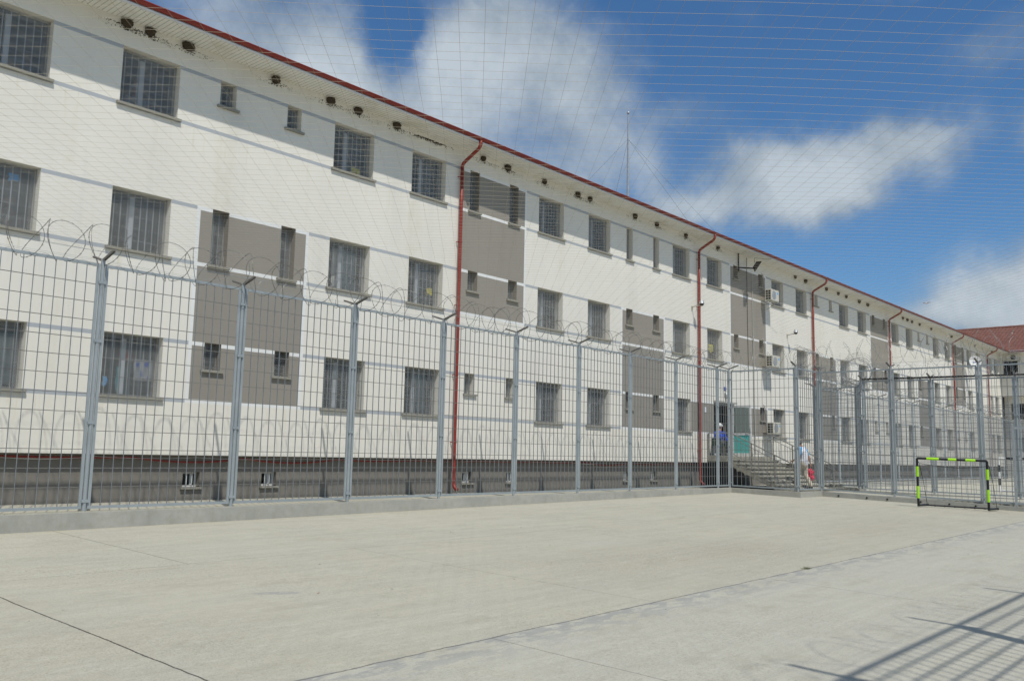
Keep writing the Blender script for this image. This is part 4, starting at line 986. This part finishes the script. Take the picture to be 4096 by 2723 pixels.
q = mb('sky'); limb(q, [LS+V3(.03, .03, .0), V3(hx-.07, 14.82, .40)], [.06, .05]); o = q.build('shirt_yoke', man, smooth=True); rem(o, .010)
q = mb('beige'); limb(q, [V3(hx, 14.68, -.20), HL+V3(0, 0, -.05)], [.145, .12], 12); limb(q, [V3(hx, 14.67, -.18), HR+V3(0, 0, -.05)], [.145, .12], 12)
limb(q, [HL, KL, AL+V3(0, 0, .05)], [.12, .092, .080]); limb(q, [HR, KR, AR+V3(0, 0, .05)], [.12, .092, .080]); o = q.build('trousers', man, smooth=True); rem(o, .012)
for A_ in (AL, AR):
    q = mb('shoe'); limb(q, [A_+V3(0, -.02, -.03), A_+V3(0, .10, -.055), A_+V3(0, .17, -.06)], [.048, .044, .034]); o = q.build('shoe', man, smooth=True); rem(o, .010)
    q = mb('capw'); q.box(A_.x-.045, A_.y-.065, A_.z-.105, A_.x+.045, A_.y+.20, A_.z-.085); q.build('shoe_sole', man)
# bag hangs from his right hand
q = mb('red'); c_ = RW+V3(0, -.0, -.17)
limb(q, [c_+V3(0, .02, -.02), c_+V3(0, .04, -.10)], [.014, .03], 8); limb(q, [c_+V3(0, -.02, -.02), c_+V3(0, -.03, -.10)], [.014, .03], 8)
for k in range(12): q.ball(c_+V3(rn.uniform(-.05, .05), rn.uniform(-.11, .09), rn.uniform(-.42, -.12)), rn.uniform(.06, .09), 8, 6, (.8, 1, 1.2))
q.ball(c_+V3(0, -.05, -.40), .11, 10, 7, (.7, 1.1, .8)); o = tag(q.build('plastic_bag', smooth=True), 'crumpled bright red plastic bag hanging from the hand of the climbing man', 'bag'); rem(o, .012)
# seated man on the landing
sy = 17.62
b = mb('skin'); HC = V3(32.78, sy, 1.27); fc = (1, -.15, -.1)
head(b, HC, fc); limb(b, [V3(32.74, sy, 1.06), V3(32.76, sy, 1.17)], [.058, .055]); limb(b, [V3(32.70, sy, .64), V3(32.71, sy, .98)], [.13, .13], 12)
SL, SR = V3(32.74, sy+.18, 1.0), V3(32.74, sy-.18, 1.0)
EL, WL = V3(32.86, sy+.20, .78), V3(33.10, sy+.10, .74); ER, WR = V3(32.84, sy-.24, .76), V3(33.10, sy-.20, .72)
limb(b, [SL, EL, WL], [.055, .043, .03]); limb(b, [SR, ER, WR], [.055, .043, .03]); hand(b, WL, (1, -.2, -.15), (0, -1, .3), .8); hand(b, WR, (1, .1, -.1), (0, 1, .3), .8)
H1, H2 = V3(32.70, sy+.09, .64), V3(32.70, sy-.09, .64); K1, K2 = V3(33.13, sy+.11, .66), V3(33.12, sy-.13, .64); F1_, F2_ = V3(33.10, sy+.11, .21), V3(33.20, sy-.13, .21)
limb(b, [H1, K1, F1_], [.095, .062, .042]); limb(b, [H2, K2, F2_], [.095, .062, .042])
sm = tag(b.build('person', smooth=True), 'man in royal blue jacket and white cap sitting on the stair landing by the door', 'person'); rem(sm, .008); eyes(HC, fc, sm)
q = mb('capw'); q.ball(HC+V3(-.005, 0, .055), .106, 14, 9, (1, 1, .95)); limb(q, [HC+V3(.07, -.01, .06), HC+V3(.15, -.02, .045)], [.045, .03]); o = q.build('cap', sm, smooth=True); rem(o, .008)
q = mb('jblue'); limb(q, [V3(32.70, sy, .60), V3(32.69, sy, .80), V3(32.71, sy, .98)], [.165, .165, .135], 14); limb(q, [SL, SR], [.085, .085])
for s_ in (-1, 1): q.ball(V3(32.71, sy+s_*.08, .88), .13, 12, 8)
limb(q, [SL, EL, WL-V3(.03, 0, 0)], [.080, .064, .050]); limb(q, [SR, ER, WR-V3(.03, 0, 0)], [.080, .064, .050]); o = q.build('jacket', sm, smooth=True); rem(o, .010)
q = mb('slate'); limb(q, [H1, K1, F1_+V3(0, 0, .05)], [.12, .088, .070]); limb(q, [H2, K2, F2_+V3(0, 0, .05)], [.12, .088, .070]); q.ball(V3(32.68, sy, .64), .15, 12, 8); o = q.build('trousers', sm, smooth=True); rem(o, .010)
for A_ in (F1_, F2_): q = mb('shoeg'); limb(q, [A_+V3(-.02, 0, -.03), A_+V3(.09, 0, -.05), A_+V3(.15, 0, -.055)], [.046, .042, .034]); o = q.build('shoe', sm, smooth=True); rem(o, .010)
ch = empty('chair', (32.66, sy, LZ), 'dark green plastic chair under the seated man on the landing', 'chair')
q = mb('dgreen'); q.box(32.47, sy-.21, .50, 32.90, sy+.21, .535); put(q.build('seat', bevel=.01), ch)
q = mb('dgreen'); q.box(32.46, sy-.20, .536, 32.49, sy+.20, .80); put(q.build('backrest', bevel=.01), ch)
for a, c2 in ((32.49, -.19), (32.49, .19), (32.87, -.19), (32.87, .19)): q = mb('dgreen'); q.bar((a, sy+c2, LZ), (a, sy+c2, .50), .03, .03); put(q.build('leg'), ch)
# people behind the bars
def inmate(x, y, fz, h, label, shirt, cap=None, lean=0, hairm='dark'):
    k = h/1.72; b = mb('skin'); c_ = V3(x+lean, y-.02, fz+1.58*k); fc = (-.35, -1, -.1)
    head(b, c_, fc); limb(b, [V3(x+lean*.6, y, fz+1.38*k), V3(x+lean*.9, y, fz+1.48*k)], [.06, .055]); limb(b, [V3(x, y, fz+.95*k), V3(x+lean*.4, y, fz+1.30*k)], [.13, .12], 12)
    S1, S2 = V3(x-.18+lean*.5, y, fz+1.34*k), V3(x+.18+lean*.5, y, fz+1.34*k); E1, E2 = V3(x-.26, y-.04, fz+1.08*k), V3(x+.26, y-.04, fz+1.08*k); W1, W2 = V3(x-.16, y-.24, fz+1.14*k), V3(x+.15, y-.24, fz+1.14*k)
    limb(b, [S1, E1, W1], [.055, .043, .03]); limb(b, [S2, E2, W2], [.055, .043, .03]); hand(b, W1, (.2, -.5, .8), (1, 0, 0)); hand(b, W2, (-.2, -.5, .8), (-1, 0, 0))
    for s_ in (-.09, .09): limb(b, [V3(x+s_, y, fz+.92*k), V3(x+s_, y, fz+.5*k), V3(x+s_, y, fz+.08)], [.095, .06, .042]); limb(b, [V3(x+s_, y, fz+.04), V3(x+s_, y-.16, fz+.035)], [.04, .035])
    p = tag(b.build('person', smooth=True), label, 'person'); rem(p, .012); eyes(c_, fc, p)
    q = mb(shirt); limb(q, [V3(x, y, fz+.86*k), V3(x+lean*.4, y, fz+1.30*k)], [.165, .15], 14); limb(q, [S1, S2], [.08, .08])
    for S_, E_ in ((S1, E1), (S2, E2)): limb(q, [S_, S_.lerp(E_, .8)], [.078, .066])
    o = q.build('shirt', p, smooth=True); rem(o, .012)
    q = mb('slate'); q.ball((x, y, fz+.88*k), .16, 12, 8)
    for s_ in (-.09, .09): limb(q, [V3(x+s_, y, fz+.88*k), V3(x+s_, y, fz+.5*k), V3(x+s_, y, fz+.12)], [.12, .085, .07])
    o = q.build('trousers', p, smooth=True); rem(o, .014)
    q = mb(cap or hairm); q.ball(c_+V3(0, .012, .058), .104, 14, 9, (1, 1, .9)); q.build('cap' if cap else 'hair', p, smooth=True)
inmate(8.62, 18.80, 6.15, 1.76, 'man in grey shirt and white cap looking out of the second top-floor window', 'greysh', 'capw', -.05)
inmate(9.06, 19.02, 6.15, 1.66, 'man in green shirt standing behind the white-capped man in the second top-floor window', 'green')
inmate(6.36, 18.9, 6.15, 1.74, 'dark-haired man behind the bars of the leftmost top-floor window', 'maroon')
inmate(5.72, 18.75, 3.1, 1.74, 'man in pale grey vest at the leftmost middle-floor window', 'greysh')
inmate(6.25, 18.85, 3.1, 1.78, 'man in maroon shirt at the right side of the leftmost middle-floor window', 'maroon')

# ------------------------------------------------------------------ laundry and curtains behind the bars
def cloth(x0, x1, z0, z1, m_, label, y=18.45, name='hanging_cloth', fold=.02, cat='cloth', irr=.25):
    q = mb(m_); nx, nz = 14, 8; vs = []; rr_ = random.Random(int(x0*97+z0*13)); ph = rr_.random()*6
    for j in range(nz+1):
        for i in range(nx+1):
            u = i/nx; v = j/nz; xx = x0+(x1-x0)*u; edge = irr*(z1-z0)*.5*math.sin(3.1*u*2+ph)*(1-v)
            vs.append((xx+.012*math.sin(9*v+ph), y+fold*math.sin(u*(x1-x0)*38+ph)*(.4+.6*(1-v)), z0+(z1-z0)*v+edge))
    q.add(vs, [(j*(nx+1)+i, j*(nx+1)+i+1, (j+1)*(nx+1)+i+1, (j+1)*(nx+1)+i) for j in range(nz) for i in range(nx)])
    o = q.build(name, smooth=True); s_ = o.modifiers.new('thickness', 'SOLIDIFY'); s_.thickness = .004
    return tag(o, label, cat)
cloth(14.22, 14.50, 7.22, 7.42, 'yellow', 'yellow cloth low behind the bars of the top-floor window right of the small windows', 18.32)
cloth(17.05, 17.24, 4.42, 4.62, 'yellow', 'yellow-green cloth hanging in the middle-floor window left of the first downpipe', 18.30)
cloth(33.15, 33.5, 4.4, 4.72, 'yellow', 'yellow cloth in the middle-floor window right of the second downpipe', 18.30)
pcl = cloth(8.76, 9.18, 1.37, 1.82, 'greysh', 'white and blue patterned cloth in the ground-floor window behind the second fence panel', 18.30, irr=0)
for (a, b_, c_, d_) in ((8.80, 1.66, .07, .08), (8.98, 1.67, .09, .09), (8.90, 1.46, .06, .10), (9.05, 1.40, .05, .06)):
    q = mb('blue'); q.box(a, 18.268, b_, a+c_, 18.272, b_+d_); q.build('printed_patch', pcl)
cloth(8.42, 8.66, 1.05, 1.62, 'teal_cl', 'teal towel hanging inside the ground-floor window behind the second fence panel', 18.33)
cloth(8.45, 8.75, 1.78, 1.98, 'orange_cl', 'red cloth hung high in the ground-floor window behind the second fence panel', 18.34)
cloth(8.14, 8.24, 1.22, 1.42, 'sky', 'small bright blue rag in the ground-floor window behind the second fence panel', 18.32)
cloth(6.02, 6.2, 5.0, 5.14, 'sky', 'pale blue cap hung on the bars of the leftmost middle-floor window', 18.24)
cur = [(13.85, 14.6, 4.1, 5.2, 'pale curtain drawn in the middle-floor window left of the yellow cloth'), (21.7, 22.8, 4.1, 5.15, 'pale curtain in the middle-floor window right of the first downpipe'),
       (29.9, 31.0, 4.1, 5.2, 'pale curtain in the middle-floor window left of the second downpipe'), (24.4, 25.4, 4.1, 5.2, 'pale curtain in the middle-floor window left of the taupe panel'),
       (10.22, 10.52, 4.1, 5.1, 'pale curtain in the tall narrow middle-floor window at left of the big taupe panel'), (12.02, 12.3, 4.1, 5.1, 'pale curtain in the tall narrow middle-floor window at right of the big taupe panel'),
       (5.95, 6.45, 1.1, 2.1, 'pale curtain in the leftmost ground-floor window'), (16.9, 17.3, 1.1, 2.2, 'pale curtain in the ground-floor window left of the first downpipe'),
       (46.7, 47.8, 4.1, 5.2, 'pale curtain in the middle-floor window right of the third downpipe'), (21.75, 22.8, 1.1, 2.1, 'pale curtain in the ground-floor window right of the first downpipe'),
       (41.3, 42.4, 4.1, 5.2, 'pale curtain in the middle-floor window left of the third downpipe'), (24.4, 25.5, 1.1, 2.1, 'pale curtain in the ground-floor window left of the tall taupe panel')]
for a, b_, z0, z1, lab in cur: cloth(a, b_, z0, z1, 'cloth_w', lab, 18.47, 'curtain', .03, 'curtain', .03)

# ------------------------------------------------------------------ small things on the court, a bird
q = mb('grass'); rn = random.Random(3)
for k in range(90):
    a = rn.uniform(0, 6.28); r_ = rn.uniform(0, .10); bx, by = 13.54+math.cos(a)*r_*1.2, 5.83+math.sin(a)*r_*.6; bz = gz(bx, by); h_ = rn.uniform(.015, .05); t_ = rn.uniform(0, 6.28); w_ = .004
    q.add([(bx-w_, by, bz), (bx+w_, by, bz), (bx+math.cos(t_)*h_*1.2, by+math.sin(t_)*h_*1.2, bz+h_)], [(0, 1, 2)])
tag(q.build('weed'), 'small tuft of weed growing in the joint of the court slab', 'weed')
q = mb('orange_cl'); cx, cy = 6.49, 8.62; cz_ = gz(cx, cy)+.006; q.add([(cx-.02, cy, cz_), (cx, cy-.012, cz_), (cx+.022, cy, cz_+.004), (cx, cy+.012, cz_)], [(0, 1, 2, 3)]); tag(q.build('dry_leaf'), 'tiny red-brown leaf lying on the middle of the court', 'leaf')
q = mb('conc')
for k in range(60):
    x_ = rn.uniform(3, 26); y_ = rn.uniform(3.2, 15.5); s_ = rn.uniform(.004, .012); z_ = gz(x_, y_)+s_*.4; q.ball((x_, y_, z_), s_, 6, 4, (1.3, 1, .7))
tag(q.build('grit'), 'scattered grit and crumbs of concrete on the court', 'grit', kind='stuff')
bp = Vector((1.0454, .3048, .1769))*82
q = mb('white'); q.ball(bp, .07, 10, 7, (2.2, 1, .9)); q.ball(bp+Vector((-.17, -.02, .02)), .04, 8, 6)
for s_ in (-1, 1): q.add([bp+Vector((-.08, s_*.03, .02)), bp+Vector((-.05, s_*.22, .10)), bp+Vector((.05, s_*.40, .05)), bp+Vector((.07, s_*.03, .01)), bp+Vector((0, s_*.2, .06))], [(0, 1, 4), (1, 2, 4), (2, 3, 4), (3, 0, 4)])
q.add([bp+Vector((.12, -.03, 0)), bp+Vector((.26, -.05, 0)), bp+Vector((.26, .05, 0)), bp+Vector((.12, .03, 0))], [(0, 1, 2, 3)])
tag(q.build('bird'), 'small white bird flying low against the cloud above the far roof', 'bird')
